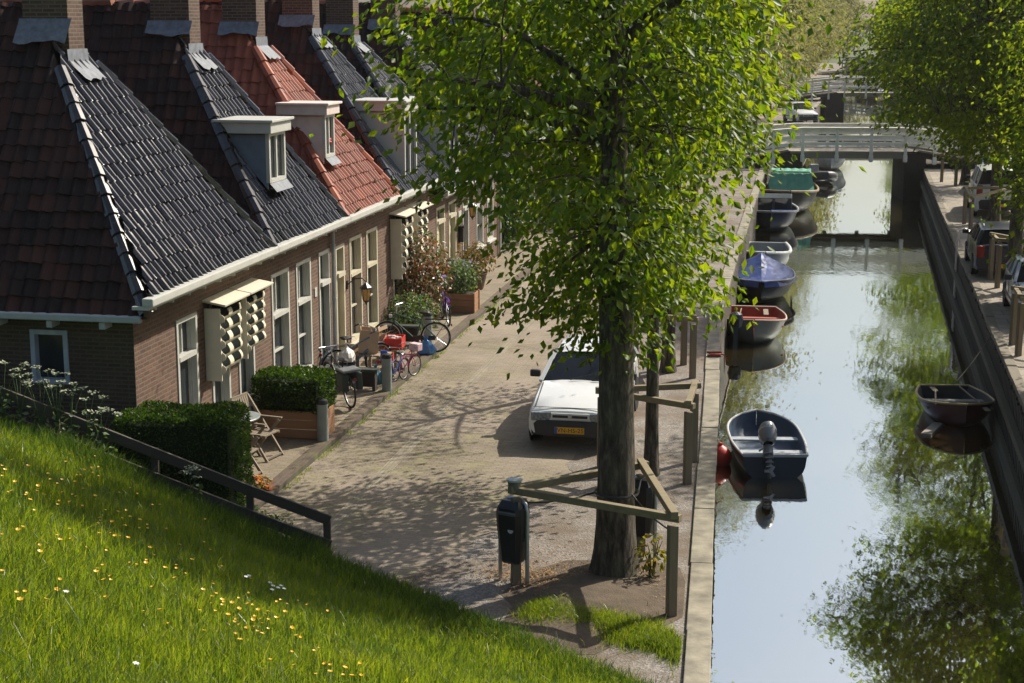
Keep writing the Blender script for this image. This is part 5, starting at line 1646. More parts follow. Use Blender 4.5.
# ------------------------------------------------------------------ cars
CARGLASS = glassmat('car glass', (.012, .015, .02), .06, .25)
def car(label, loc, rz, paint, L=4.05, W=1.58, H=1.40, wheelr=.29, style='estate', bumper=None, lights=True, group='parked cars', trim=None, plate=None, rear=False, name='parked_car'):
    """x forward; origin midway between the axles on the ground"""
    root = thing(name, label, 'car', loc, rz, group)
    hl = L / 2
    k = H / 1.40
    # stations: x, half width bottom, half width belt, belt z, roof z (or None), roof half width
    hw = W / 2
    bon = .93 * k; hood_f = .70 * k
    if style == 'van': xs_w, xr_f, xr_r = .30 * hl, .02 * hl, -.96 * hl
    elif style == 'hatch': xs_w, xr_f, xr_r = .38 * hl, .02 * hl, -.62 * hl
    else: xs_w, xr_f, xr_r = .36 * hl, .02 * hl, -.80 * hl
    zs = .20 * k
    def body_section(x, w, zt, zlow):
        return [(-w * .93, zlow), (-w, zlow + .12), (-w * 1.0, zlow + .30 * k), (-w * .985, (zlow + zt) / 2 + .1), (-w * .965, zt - .05), (-w * .90, zt), (-w * .45, zt + .028), (0, zt + .036),
                (w * .45, zt + .028), (w * .90, zt), (w * .965, zt - .05), (w * .985, (zlow + zt) / 2 + .1), (w, zlow + .30 * k), (w, zlow + .12), (w * .93, zlow)]
    st = [(hl, .86, hood_f - .16, .30), (hl - .04, .93, hood_f - .03, .24), (hl - .16, .965, hood_f + .02, .21), (hl * .7, .99, hood_f + .12, .20), (xs_w, 1.0, bon, .20), (0, 1.0, bon + .01, .20),
          (-hl * .45, 1.0, bon + .03, .20), (-hl * .8, .985, bon + .04, .22), (-hl + .10, .96, bon + .02, .24), (-hl + .02, .92, bon - .05, .28), (-hl, .86, bon - .12, .34)]
    rows = [[Vector((x, y, z)) for (y, z) in body_section(x, hw * wf, zt, zl)] for (x, wf, zt, zl) in st]
    b = MB(); b.grid(rows); b.add(rows[0], [tuple(range(15))]); b.add(rows[-1], [tuple(reversed(range(15)))])
    bo = b.build('body', paint, root, smooth=True)
    # greenhouse
    xr0 = -hl + .12
    pts = {}
    def cab(x, w, z): return [Vector((x, -w, z)), Vector((x, w, z))]
    rw_ = hw * .74; bw = hw * .94
    roof_st = [(xr_f + .0, rw_ * .97, H - .05), (xr_f - .25, rw_, H - .005), ((xr_f + xr_r) / 2, rw_, H + .012), (xr_r + .2, rw_, H - .015), (xr_r, rw_ * .97, H - .06)]
    rr_ = []
    for (x, w, z) in roof_st:
        rr_.append([Vector((x, -w * 1.05, z - .055)), Vector((x, -w * .96, z - .005)), Vector((x, -w * .5, z + .02)), Vector((x, 0, z + .028)), Vector((x, w * .5, z + .02)), Vector((x, w * .96, z - .005)), Vector((x, w * 1.05, z - .055))])
    rf = MB(); rf.grid(rr_)
    # pillars
    A0 = Vector((xs_w - .03, bw, bon + .0)); A1 = Vector((xr_f, rw_ * 1.0, H - .07)); D0 = Vector((xr0, bw * .97, bon + .02)); D1 = Vector((xr_r, rw_ * 1.0, H - .08))
    mid_b = Vector((-.12 * hl, bw, bon)); mid_t = Vector((-.16 * hl, rw_ * 1.03, H - .06)); rq_b = Vector((-.55 * hl, bw, bon + .02)); rq_t = Vector((-.53 * hl, rw_ * 1.03, H - .06))
    for s in (1, -1):
        f = lambda v: Vector((v.x, v.y * s, v.z))
        for (p_, q_) in ((A0, A1), (mid_b, mid_t), (rq_b, rq_t), (D0, D1)):
            rf.beam(f(p_), f(q_), .075, .06)
    ro = rf.build('roof', paint, root, smooth=True)
    def pane(name_, corners, off=.0):
        m = MB(); m.add(corners, [tuple(range(len(corners)))]); return m.build(name_, CARGLASS, root)
    f = lambda v, s: Vector((v.x, v.y * s, v.z))
    e = .012
    pane('windscreen', [f(A0, 1) + Vector((e, 0, 0)), f(A0, -1) + Vector((e, 0, 0)), f(A1, -1) + Vector((e, 0, .01)), f(A1, 1) + Vector((e, 0, .01))])
    pane('rear_window', [f(D0, 1), f(D0, -1), f(D1, -1), f(D1, 1)])
    for s in (1, -1):
        pane('side_window', [f(A0, s), f(mid_b, s), f(mid_t, s), f(A1, s)]); pane('side_window', [f(mid_b, s), f(rq_b, s), f(rq_t, s), f(mid_t, s)]); pane('side_window', [f(rq_b, s), f(D0, s), f(D1, s), f(rq_t, s)])
    bm_ = bumper or simple('dark bumper plastic', (.035, .035, .037), .55, var=.1)
    for sgn, nm in ((1, 'front_bumper'), (-1, 'rear_bumper')):
        m = MB()
        prof = []
        for (dx, z) in ((.0, .25), (.06, .27), (.07, .47), (.05, .53), (-.02, .545)):
            prof.append([Vector((sgn * (hl + dx - .13 * abs(u) ** 3.0 - (.30 if abs(u) > .999 else 0)), u * (hw * 1.015), z * k)) for u in [i / 7 for i in range(-7, 8)]])
        m.grid(prof); m.build(nm, bm_, root, smooth=True)
    for sx in (.63 * hl, -.62 * hl):
        for s in (1, -1):
            w_ = MB(); w_.lathe([(wheelr * .62, -.085), (wheelr * .9, -.09), (wheelr, -.05), (wheelr, .05), (wheelr * .9, .09), (wheelr * .62, .085)], (sx, s * (hw - .09), wheelr), 22, 'y', cap=False)
            wo = w_.build('wheel', RUBBER, root, smooth=True)
            h_ = MB(); h_.lathe([(.001, -.055), (wheelr * .3, -.06), (wheelr * .63, -.045), (wheelr * .63, .045), (wheelr * .3, .06), (.001, .055)], (sx, s * (hw - .09), wheelr), 16, 'y', cap=False)
            h_.build('rim', simple('hub cap grey', (.42, .43, .44), .4, metal=.5), wo, smooth=True)
            a_ = MB()
            a_.lathe([(wheelr * 1.16, -.01), (wheelr * 1.16, .02)], (sx, s * (hw + .002), wheelr + .0), 24, 'y')
            a_.build('wheel_arch', simple('dark arch', (.012, .012, .012), .8), root)
    mb_ = MB()
    for s in (1, -1):
        m = MB(); m.box((xs_w - .28, s * (hw + .10), bon + .09), (.10, .19, .13), bev=.03); m.build('wing_mirror', bm_, root)
        m = MB(); m.box((hl - .035, s * hw * .66, hood_f - .095), (.12, hw * .44, .15), Matrix.Rotation(-s * .16, 3, 'Z'), bev=.02)
        m.build('headlight', simple('headlight glass', (.20, .23, .26), .10, var=.5, scale=22, spec=.9), root)
        m = MB(); m.box((-hl - .0, s * hw * .80, bon - .16), (.07, hw * .26, .34), bev=.02)
        m.build('tail_light', simple('tail light red', (.26, .015, .010), .25, var=.15), root)
    ln = MB()
    ln.box((hl - .115, 0, hood_f + .043), (.012, hw * 1.7, .008)); 
    for s in (1, -1):
        ln.beam((hl - .12, s * hw * .80, hood_f + .046), (xs_w + .05, s * hw * .86, bon + .008), .012, .01)
        for xq in (xs_w - .10, mid_b.x, rq_b.x): ln.box((xq, s * (hw + .001), (zs + bon) / 2 + .02), (.012, .012, bon - zs - .16))
        ln.box((0, s * (hw + .006), .46 * k), (hl * 1.05, .02, .055))
    ln.build('shut_line', BLACKPL, root)
    wp = MB(); wp.beam((xs_w + .015, -.25 * hw, bon + .055), (xs_w - .20, .55 * hw, bon + .19), .015, .02); wp.beam((xs_w + .015, .25 * hw, bon + .055), (xs_w - .03, .90 * hw, bon + .07), .015, .02)
    wp.build('wiper', BLACKPL, root)
    gr = MB(); gr.box((hl + .005, 0, hood_f - .08), (.03, hw * .86, .105), bev=.01); go = gr.build('grille', paint, root)
    sl_ = MB()
    for s in (1, -1): sl_.box((hl + .022, s * hw * .21, hood_f - .085), (.012, hw * .36, .045))
    sl_.build('grille_slot', BLACKPL, go)
    sl_ = MB(); sl_.lathe([(.035, 0), (.035, .012)], (hl + .02, 0, hood_f - .08), 12, 'x'); sl_.build('badge', STEEL, go)
    if plate:
        for sgn in ((1,) if not rear else (-1,)):
            pm = MB(); pm.box((sgn * (hl + .09), 0, .385 * k), (.012, .52, .115), bev=.004); po = pm.build('number_plate', simple('yellow plate', (.75, .38, .02), .4, var=.03), root)
            pb = MB(); pb.box((sgn * (hl + .0965), -sgn * .235, .385 * k), (.006, .045, .11)); pb.build('blue_band', simple('plate blue', (.03, .09, .45), .4), po)
            if not plate.strip(): continue
            cu = bpy.data.curves.new('lettering', 'FONT'); cu.body = plate; cu.size = .105; cu.align_x = 'CENTER'; cu.align_y = 'CENTER'; cu.extrude = .001; cu.space_character = 1.05
            tmp = bpy.data.objects.new('tmp_text', cu); col.objects.link(tmp)
            bpy.context.view_layer.update()
            tme = bpy.data.meshes.new_from_object(tmp.evaluated_get(bpy.context.evaluated_depsgraph_get()))
            bpy.data.objects.remove(tmp); bpy.data.curves.remove(cu)
            to = link_mesh('lettering', tme, None, po); tme.materials.clear(); tme.materials.append(BLACKPL)
            to.location = (sgn * (hl + .098), sgn * .02, .385 * k); to.rotation_euler = (R(90), 0, R(90) * sgn)
    if trim:
        for s in (1, -1):
            m = MB(); m.tube([(xr_f - .2, s * rw_ * .92, H + .03), (xr_f - .35, s * rw_ * .92, H + .075), (xr_r + .35, s * rw_ * .92, H + .075), (xr_r + .2, s * rw_ * .92, H + .03)], .02, 6); m.build('roof_rail', STEEL, root)
    return root
def paint(n_, c, r_=.28): return simple(n_, c, r_, var=.03, scale=2, coat=.5)
CARWHITE = paint('white car paint', (.74, .75, .75))
# heading is towards the camera: x forward = -street direction
fwd = math.atan2(-.982, -.187)
p = Vector((1.0, 26.75, 0)) + Vector((.187, .982, 0)) * 2.0
car('white car facing the camera with a yellow plate, parked behind the big tree', p, fwd, CARWHITE, L=4.0, W=1.56, H=1.38, plate='VN-HS-25', style='estate')
stc = MB(); 
# right bank
away = math.atan2(.978, .209)
def rcar(px, py, depth, **kw):
    q = G(px, py); return q
y_ = 46.2
car('dark blue estate car seen from behind with red tail lights by the right quay', (QR(y_) + 1.22, y_ + 1.3, 0), away, paint('dark blue car paint', (.02, .025, .05)), L=4.3, W=1.68, H=1.42, trim=True, plate=' ', rear=True)
y_ = 39.7
car('silver car half out of the picture on the right quay, nearest the camera', (QR(y_) + 1.42, y_, 0), away + math.pi, paint('silver car paint', (.40, .44, .50)), L=4.1, W=1.66, H=1.40, style='hatch')
y_ = 61.8
car('white van seen from behind on the right quay', (QR(y_) + 1.95, y_, 0), away, paint('van white paint', (.66, .67, .66)), L=4.4, W=1.72, H=1.86, style='van', plate=' ', rear=True)
y_ = 70.0
car('light blue car beyond the white van on the right quay', (QR(y_) + 2.7, y_, 0), away, paint('light blue car paint', (.35, .45, .58)), L=4.2, W=1.68, H=1.45, style='hatch')
# beyond the bridge on the left, and far away
q = G(805, 124)
car('white car standing left of the canal just beyond the nearest bridge', (q.x, q.y + 2, 0), -math.pi / 2 + .1, CARWHITE, L=4.1, W=1.66, H=1.42, style='hatch')
for i, (px, py, rz, pt) in enumerate(((872, 48, -1.5, CARWHITE), (881, 50, -1.6, MATS['silver car paint']), (865, 50, -1.5, MATS['dark blue car paint']), (874, 67, 1.4, CARWHITE))):
    lab = ('white car at the far end of the canal street, middle of the distant three', 'silver car at the far end of the canal street, right of the distant white one', 'dark car at the far end of the canal street, left of the distant white one', 'white car behind the third bridge near the lock gate')[i]
    q = G(px, py)
    y = min(q.y, 268) if i < 3 else 236
    x = (px - 512) / 1600 * (y + 1.4)
    car(lab, (x, y, .9 if i == 3 else 0.0), rz, pt, L=4.1, W=1.66, H=1.42, style='hatch')
# ------------------------------------------------------------------ fence, tree guards, bins
fx = [-2.58, -3.66, -5.0, -6.4, -7.8, -9.2]
def frail(x): return .54 + .375 * (-2.58 - x)
fe = thing('wooden_fence', 'low dark plank fence climbing the foot of the grass dike', 'fence', (-2.58, 21.38, 0))
FW = wood('tarred fence wood', (.085, .072, .055), axis=0)
for i, x in enumerate(fx):
    z1 = frail(x); z0 = max(dike_z(x, fence_y(x) - .1), 0) - .3
    m = MB(); m.box((x + 2.58, fence_y(x) - 21.38, (z0 + z1) / 2 - .02), (.10, .09, z1 - z0), bev=.006)
    m.build('post', FW, fe)
for i, (a, b) in enumerate(zip(fx, fx[1:])):
    for dz, nm in ((0, 'top_rail'), (-.36, 'lower_rail')):
        m = MB(); m.beam((a + 2.58 + (.05 if i == 0 else 0), fence_y(a) - 21.38 - .07, frail(a) + dz - .06), (b + 2.58 + .003, fence_y(b) - 21.38 - .07, frail(b) + dz - .06), .045, .145, bev=.006)
        m.build(nm, FW, fe)

def guard(label, posts, h, extra=None):
    posts = [Vector((p[0], p[1], 0)) for p in posts]
    c = sum(posts, Vector()) / len(posts)
    root = thing('tree_guard', label, 'tree guard', (c.x, c.y, 0), 0, 'wooden guards around the quay trees')
    P_ = [Vector((p[0] - c.x, p[1] - c.y, 0)) for p in posts]
    for p in P_:
        m = MB(); m.box(p + Vector((0, 0, h / 2 - .12)), (.115, .115, h + .12), Matrix.Rotation(.3, 3, 'Z'), bev=.01)
        m.build('post', POSTWOOD, root)
    n = len(P_)
    for i in range(n):
        a, b = P_[i], P_[(i + 1) % n]; d = (b - a).normalized()
        z = h + .005 + .052 * i * .5
        m = MB(); m.beam(a - d * .10 + Vector((0, 0, z + .04)), b + d * .10 + Vector((0, 0, z + .04)), .095, .095, bev=.008)
        m.build('rail', RAILWOOD, root)
    if extra:
        m = MB()
        for (p, q) in extra: m.tube(bez(Vector(p) - c, (Vector(p) + Vector(q)) / 2 - c - Vector((0, 0, .10)), Vector(q) - c, 6), .012, 5)
        m.build('tie_strap', BLACKM, root)
    return root
tb = Vector((1.38, 20.43, 0))
guard('three post timber guard around the nearest tree trunk with a jar on its corner', [G(671, 616), G(516, 584), G(640, 556)], 1.24,
      extra=[(tb + Vector((.27, 0, 1.1)), G(640, 556) + Vector((0, 0, 1.15))), (tb + Vector((.2, -.2, 1.18)), G(671, 616) + Vector((0, 0, 1.1))), (tb + Vector((-.28, 0, 1.15)), G(516, 584) + Vector((0, 0, 1.12)))])
st = MB(); st.torus((1.39, 20.43, 1.16), .285, .018, 20, 6, 'z')
meta(st.build('tree_strap', BLACKM), 'black strap tied round the trunk of the nearest big tree', 'strap')
guard('timber guard around the second quay tree beside the white car', [G(687, 484), G(601, 467), G(693, 462)], 1.25)
guard('timber guard around the slim third quay tree', [(b3.x + .45, b3.y - .6), (b3.x - .7, b3.y), (b3.x + .4, b3.y + .7)], 1.2)
r1, r2 = G(1013, 292), G(994, 222)
guard('timber guard beside the dark estate car on the right quay', [G(997, 288), G(990, 280), (r1.x + .9, r1.y - .2)], 1.25)
guard('timber guard beside the white van on the right quay', [G(970, 236), G(964, 224), (r2.x + .7, r2.y - .4)], 1.25)
guard('timber guard at the right edge in front of the silver car', [G(1018, 356), G(1012, 345), (QR(34) + 2.4, 34.2)], 1.25)
guard('timber guard nearest the bridge ramp on the right quay', [(QR(72) + 1.0, 71.6), (QR(72) + .9, 73.6), (QR(72) + 2.3, 72.6)], 1.2)

# jar on the guard corner
jp = G(516, 584)
jr = thing('glass_jar', 'small glass jar with dark earth on the corner of the nearest tree guard', 'jar', (jp.x - .02, jp.y, 1.30))
m = MB(); m.lathe([(.07, 0), (.075, .01), (.095, .12), (.10, .13), (.085, .13)], seg=18); m.build('bowl', simple('dull jar glass', (.16, .17, .15), .2, var=.2, spec=.8), jr, smooth=True)
m = MB(); m.lathe([(.101, .115), (.106, .12), (.106, .14), (.098, .142)], seg=18); m.build('lip', simple('pale jar lip', (.5, .52, .48), .3), jr, smooth=True)

def litter_bin(label, loc, rz, hoop=True, scale=1.0):
    root = thing('litter_bin', label, 'litter bin', loc, rz, 'litter bins by the nearest tree')
    b = MB()
    rows = []
    for (z, wx, wy) in ((.30, .105, .125), (.33, .125, .145), (.86, .175, .185), (.98, .178, .188), (1.06, .17, .175)):
        rows.append([Vector((wx * sx * (1 if abs(sy) < 1 else .82), wy * sy * (1 if abs(sx) < 1 else .82), z)) for sx, sy in ((-1, -.8), (-.8, -1), (.8, -1), (1, -.8), (1, .8), (.8, 1), (-.8, 1), (-1, .8))])
    b.grid(rows, closed=True); b.add(rows[0], [tuple(reversed(range(8)))])
    # sloping lid with a slot
    b.add([(-.15, -.16, 1.06), (.17, -.16, 1.06), (.17, .16, 1.06), (-.15, .16, 1.06), (-.08, -.12, 1.15), (.14, -.12, 1.15), (.14, .12, 1.15), (-.08, .12, 1.15)], [(4, 5, 6, 7), (0, 1, 5, 4), (1, 2, 6, 5), (2, 3, 7, 6), (3, 0, 4, 7)])
    b.build('bin_body', simple('black litter bin plastic', (.016, .017, .02), .38, var=.2), root)
    s = MB(); s.box((-.14, 0, 1.0), (.09, .25, .075), Matrix.Rotation(R(-28), 3, 'Y'), bev=.01); s.build('slot_rim', simple('grey slot rim', (.10, .105, .11), .4), root)
    st_ = MB(); st_.lathe([(.001, 0), (.042, 0), (.042, .004), (.001, .004)], (-.168, -.05, .78), 14, 'x'); st_.build('sticker', simple('pale sticker', (.55, .58, .56), .5), root)
    h = MB()
    h.tube([(.02, -.20, -.1), (.02, -.20, 1.0), (.03, -.17, 1.10), (.05, -.08, 1.15), (.05, .08, 1.15), (.03, .17, 1.10), (.02, .20, 1.0), (.02, .20, -.1)], .028, 10)
    h.build('post', STEEL, root, smooth=True)
    f = MB(); f.box((.02, 0, .62), (.03, .37, .05)); f.build('bracket', STEEL, root)
    root.scale = (scale,) * 3
    return root
bp = G(513, 583)
litter_bin('black litter bin hung in a steel hoop at the corner of the nearest tree guard', (bp.x, bp.y, 0), R(62))
bp = G(643, 558)
litter_bin('black litter bin half hidden behind the nearest tree trunk', (bp.x, bp.y + .1, 0), R(-120), scale=.98)
# mooring cleat with red rope
p = G(714, 359)
cl = thing('mooring_cleat', 'small mooring cleat with a bit of red rope on the quay coping', 'cleat', (p.x, p.y, .055))
m = MB(); m.box((0, 0, .02), (.30, .12, .04), bev=.01); m.tube([(-.16, 0, .10), (.16, 0, .10)], .03, 8); m.box((0, 0, .06), (.06, .06, .08)); m.build('cleat_base', simple('rusty iron', (.16, .09, .06), .7), cl)
m = MB(); m.torus((.02, .02, .07), .13, .018, 18, 6, 'z'); m.tube([(.1, .1, .05), (.22, .05, .03), (.30, .0, -.1)], .014, 5); m.build('red_rope', simple('red rope', (.45, .06, .05), .8), cl)

# ------------------------------------------------------------------ in front of the houses
def folding_chair(label, loc, rz, cat='chair'):
    root = thing('garden_chair', label, cat, loc, rz, 'teak folding chairs by the hedge')
    m = MB()
    for k in range(6): m.box((-.19 + .076 * k, 0, .43), (.062, .46, .02))
    for y in (-.215, .215): m.box((0, y, .412), (.44, .035, .03))
    m.build('seat', TEAK, root)
    m = MB(); rot = Matrix.Rotation(R(-17), 3, 'Y')
    for k in range(7):
        y = -.19 + .0633 * k
        m.beam((-.22, y, .46), (-.40, y, 1.0), .048, .016, up=Vector((1, 0, .3)))
    m.beam((-.41, -.25, 1.0), (-.41, .25, 1.0), .03, .075); m.beam((-.225, -.23, .50), (-.225, .23, .50), .03, .05)
    m.build('backrest', TEAK, root)
    for y in (-.25, .25):
        m = MB(); m.beam((-.41, y, 1.0), (.26, y, 0), .035, .045); m.build('leg', TEAK, root)
        m = MB(); m.beam((.22, y * .9, .62), (-.30, y * .9, 0), .035, .045); m.build('leg', TEAK, root)
        m = MB(); m.box((-.03, y * 1.06, .645), (.56, .055, .025), bev=.008); m.build('armrest', TEAK, root)
    m = MB(); m.beam((-.27, -.2, .06), (-.27, .2, .06), .03, .03); m.beam((.24, -.22, .04), (.24, .22, .04), .03, .03); m.build('stretcher', TEAK, root)
    return root
def SA(px, py): p = G(px, py, SW); return (p.x, p.y, SW)
folding_chair('teak folding chair with its back to the house wall, beside the planter hedge', SA(262, 457), SRZ + R(-12))
folding_chair('teak folding chair nearest the clipped hedge, half hidden by it', SA(241, 477), SRZ + R(-4))
p = SA(243, 459)
tbl = thing('garden_table', 'small oval grey garden table between the folding chairs', 'table', p, SRZ)
m = MB(); m.lathe([(.001, .70), (.34, .70), (.35, .71), (.35, .725), (.34, .735), (.001, .735)], seg=26); m.xform(Matrix.Diagonal((.85, 1.15, 1, 1))); m.build('tabletop', simple('grey slate table top', (.24, .27, .27), .35, var=.12), tbl)
for s in (-1, 1):
    m = MB(); m.beam((-.22, s * .2, 0), (.22, s * .2, .69), .03, .04); m.build('leg', TEAK, tbl)
    m = MB(); m.beam((.22, s * .24, 0), (-.22, s * .24, .69), .03, .04); m.build('leg', TEAK, tbl)
# hedge in the wooden planter
p = S(4.95, .74, SW)
ph = thing('planter_hedge', 'box hedge growing in a reddish wooden planter beside the nearest bollard', 'planter', p, SRZ)
m = MB()
for k in range(3):
    for (cx, cy, sx, sy) in ((0, -.31, 1.26, .035), (0, .31, 1.26, .035), (-.63, 0, .035, .58), (.63, 0, .035, .58)):
        m.box((cx, cy, .09 + .165 * k), (sx, sy, .155), bev=.004)
for sx in (-.60, .60):
    for sy in (-.335, .335): m.box((sx, sy, .25), (.07, .03, .52))
m.build('planter_box', PLANTERWOOD, ph)
m = MB(); m.box((0, 0, .44), (1.18, .57, .06)); m.build('soil', simple('potting soil', (.035, .026, .018), .95), ph)
box_hedge(None, None, None, 0, (1.26, .85, 1.12), 5200, 33, z0=.50, parent=ph)

def bollard(label, loc):
    root = thing('bollard', label, 'bollard', loc, 0, 'grey bollards along the kerb')
    m = MB(); m.lathe([(.10, -.1), (.10, .62), (.105, .64), (.105, .67)], seg=18); m.build('post', simple('grey green bollard paint', (.25, .29, .28), .5, var=.12), root, smooth=True)
    m = MB(); m.lathe([(.105, .67), (.108, .70), (.09, .745), (.04, .765), (.001, .768)], seg=18); m.build('cap', BLACKM, root, smooth=True)
bl = ('grey bollard at the corner of the hedge planter', 'grey bollard between the black bicycle and the children bicycles', 'grey bollard behind the wheel of the large green bicycle')
for l_, (px, py) in zip(bl, ((323, 441), (387, 391), (428, 345))): bollard(l_, SA(px, py))
for lab, (px, py) in (('low dark plank barrier from the house wall to the middle bollard', (387, 391)), ('low dark plank barrier from the house wall to the bollard by the rose', (428, 345))):
    p = SA(px, py); v = Vector(p) - C0; a = v.dot(SD); b = v.dot(SN)
    root = thing('plot_barrier', lab, 'barrier', S(a, b / 2, SW), SRZ)
    m = MB(); m.box((-.05, 0, .42), (b - .25, .24, .05), bev=.006); m.build('top_board', simple('dark green board', (.05, .06, .055), .5, var=.15), root)
    m = MB()
    m.box((-.05, 0, .22), (b - .35, .04, .30)); m.build('side_board', DARKWOOD, root)
    for s in (-1, 1):
        m = MB(); m.box((s * (b / 2 - .25), 0, .19), (.06, .18, .40)); m.build('leg', DARKWOOD, root)

def bicycle(label, loc, rz, frame, k=1.0, basket=None, bags=None, rack=True, saddle=BLACKPL, lean=.06, bars='town', tyre=RUBBER, seat_pad=None):
    root = thing('bicycle', label, 'bicycle', loc, rz, 'bicycles parked by the houses')
    root.rotation_euler = (lean, 0, rz); root.scale = (k, k, k)
    Rw = .34; xr, xf = -.53, .55
    for x in (xr, xf):
        t = MB(); t.torus((x, 0, Rw), Rw - .018, .020, 30, 8); w_ = t.build('wheel', tyre, root, smooth=True)
        t = MB(); t.torus((x, 0, Rw), Rw - .043, .011, 30, 6); t.lathe([(.001, -.05), (.028, -.05), (.028, .05), (.001, .05)], (x, 0, Rw), 10, 'y')
        t.build('rim', STEEL, w_, smooth=True)
        t = MB()
        for q in range(18):
            a = 2 * math.pi * q / 18
            t.tube([(x + .025 * math.cos(a), .03 * (-1) ** q, Rw + .025 * math.sin(a)), (x + (Rw - .05) * math.cos(a + .25), 0, Rw + (Rw - .05) * math.sin(a + .25))], .0022, 3, cap=False)
        t.build('spokes', STEEL, w_)
        t = MB()
        for q in range(12):
            a0 = R(8 + 150 * q / 12) if x == xr else R(35 + 140 * q / 12); a1 = R(8 + 150 * (q + 1) / 12) if x == xr else R(35 + 140 * (q + 1) / 12)
            t.quad((x + (Rw + .02) * math.cos(a0), -.03, Rw + (Rw + .02) * math.sin(a0)), (x + (Rw + .02) * math.cos(a0), .03, Rw + (Rw + .02) * math.sin(a0)), (x + (Rw + .02) * math.cos(a1), .03, Rw + (Rw + .02) * math.sin(a1)), (x + (Rw + .02) * math.cos(a1), -.03, Rw + (Rw + .02) * math.sin(a1)))
        t.build('mudguard', frame, root)
    f = MB()
    bb, sc_, hd, hd2 = (-.08, 0, .29), (-.24, 0, .80), (.36, 0, .86), (.39, 0, .70)
    for a, b, r_ in ((bb, sc_, .016), (bb, hd2, .018), ((-.20, 0, .66), hd, .016), ((xr, .05, Rw), bb, .010), ((xr, -.05, Rw), bb, .010), ((xr, .05, Rw), (-.20, 0, .68), .009), ((xr, -.05, Rw), (-.20, 0, .68), .009), (hd, hd2, .02),
                     (hd2, (.47, .05, .52), .012), ((.47, .05, .52), (xf, .05, Rw), .010), (hd2, (.47, -.05, .52), .012), ((.47, -.05, .52), (xf, -.05, Rw), .010)):
        f.tube([a, b], r_, 7)
    f.build('frame', frame, root)
    h = MB(); h.tube([(.35, 0, .86), (.33, 0, 1.02)], .013, 7)
    h.tube([(.10, -.30, 1.02), (.25, -.29, 1.06), (.36, -.12, 1.04), (.36, .12, 1.04), (.25, .29, 1.06), (.10, .30, 1.02)], .012, 7)
    h.build('handlebar', STEEL, root)
    h = MB()
    for s in (-1, 1): h.tube([(.10, s * .30, 1.02), (.22, s * .292, 1.052)], .018, 7)
    h.build('grip', BLACKPL, root)
    s_ = MB()
    s_.grid([[Vector((x, y, .90 + dz - abs(y) * .25)) for y in (-w_, -w_ * .5, 0, w_ * .5, w_)] for (x, w_, dz) in ((-.40, .06, .0), (-.37, .11, .03), (-.28, .10, .035), (-.18, .05, .02), (-.08, .025, .0))])
    s_.tube([(-.24, 0, .78), (-.27, 0, .90)], .013, 6); s_.box((-.28, 0, .885), (.2, .1, .03))
    s_.build('saddle', saddle, root)
    c = MB(); c.lathe([(.001, -.008), (.085, -.008), (.085, .008), (.001, .008)], (-.08, .06, .29), 18, 'y'); c.tube([(-.08, .07, .29), (.04, .07, .18), (.04, .13, .18)], .01, 5); c.tube([(-.08, -.07, .29), (-.2, -.07, .40), (-.2, -.13, .40)], .01, 5)
    c.box((-.30, .055, .33), (.46, .02, .10), bev=.008); c.build('chainset', BLACKM, root)
    if rack:
        t = MB()
        for y in (-.06, 0, .06): t.tube([(-.30, y, .74), (-.86, y, .74)], .007, 5)
        for y in (-.06, .06): t.tube([(-.80, y, .74), (xr, y * 1.1, Rw)], .006, 5)
        t.build('carrier', BLACKM, root)
    li = MB(); li.lathe([(.001, 0), (.035, 0), (.045, .06), (.001, .065)], (.44, 0, .80), 10, 'x'); li.build('lamp', STEEL, root)
    rl = MB(); rl.box((-.885, 0, .62), (.03, .06, .05), bev=.006); rl.build('rear_reflector', MATS['tail light red'], root)
    if bags:
        for s in (-1, 1):
            t = MB(); t.box((-.58, s * .14, .54), (.36, .13, .34), bev=.035); t.build('pannier', bags, root)
        t = MB(); t.box((-.58, 0, .76), (.36, .36, .05), bev=.02); t.build('pannier_flap', simple('grey pannier flap', (.22, .23, .24), .5), root)
    if basket:
        t = MB(); t.box((.58, 0, .93), (.26, .34, .24), bev=.03); t.build('basket', basket, root)
    if seat_pad:
        t = MB(); t.box((-.55, 0, .82), (.26, .24, .12), bev=.03); t.box((-.66, 0, .98), (.06, .24, .32), bev=.025); t.build('child_seat', seat_pad, root)
    return root
SX = lambda px, py: SA(px, py)
bicycle('black town bicycle with dark panniers in front of the cream door, beside the planter hedge', SA(341, 402), R(116), BLACKM, bags=simple('dark green pannier', (.03, .045, .04), .6), lean=-.05)
bicycle('large dark green bicycle side on, by the bollard below the climbing rose', SA(412, 352), R(176), simple('dark green frame', (.02, .07, .06), .35), lean=.05)
bicycle('small child bicycle with a blue seat, beside the middle bollard', SA(396, 383), R(66), simple('silver blue frame', (.10, .16, .42), .3), k=.66, seat_pad=simple('bright blue seat', (.03, .12, .55), .4), lean=-.04, rack=False)
bicycle('small pink and white child bicycle next to the blue one', SA(404, 379), R(58), simple('pink frame', (.62, .10, .25), .35), k=.66, basket=simple('white pink basket', (.75, .5, .55), .5), lean=.05, rack=False)
bicycle('purple bicycle with a silver lamp, half hidden in the climbing rose', SA(446, 322), R(100), simple('purple frame', (.13, .05, .30), .35), basket=simple('purple cloth', (.16, .09, .35), .7), lean=-.05)
bicycle('blue grey bicycle leaning behind the low barrier, below the lantern', SA(356, 378), R(40), simple('blue grey frame', (.10, .13, .20), .35), lean=.10)

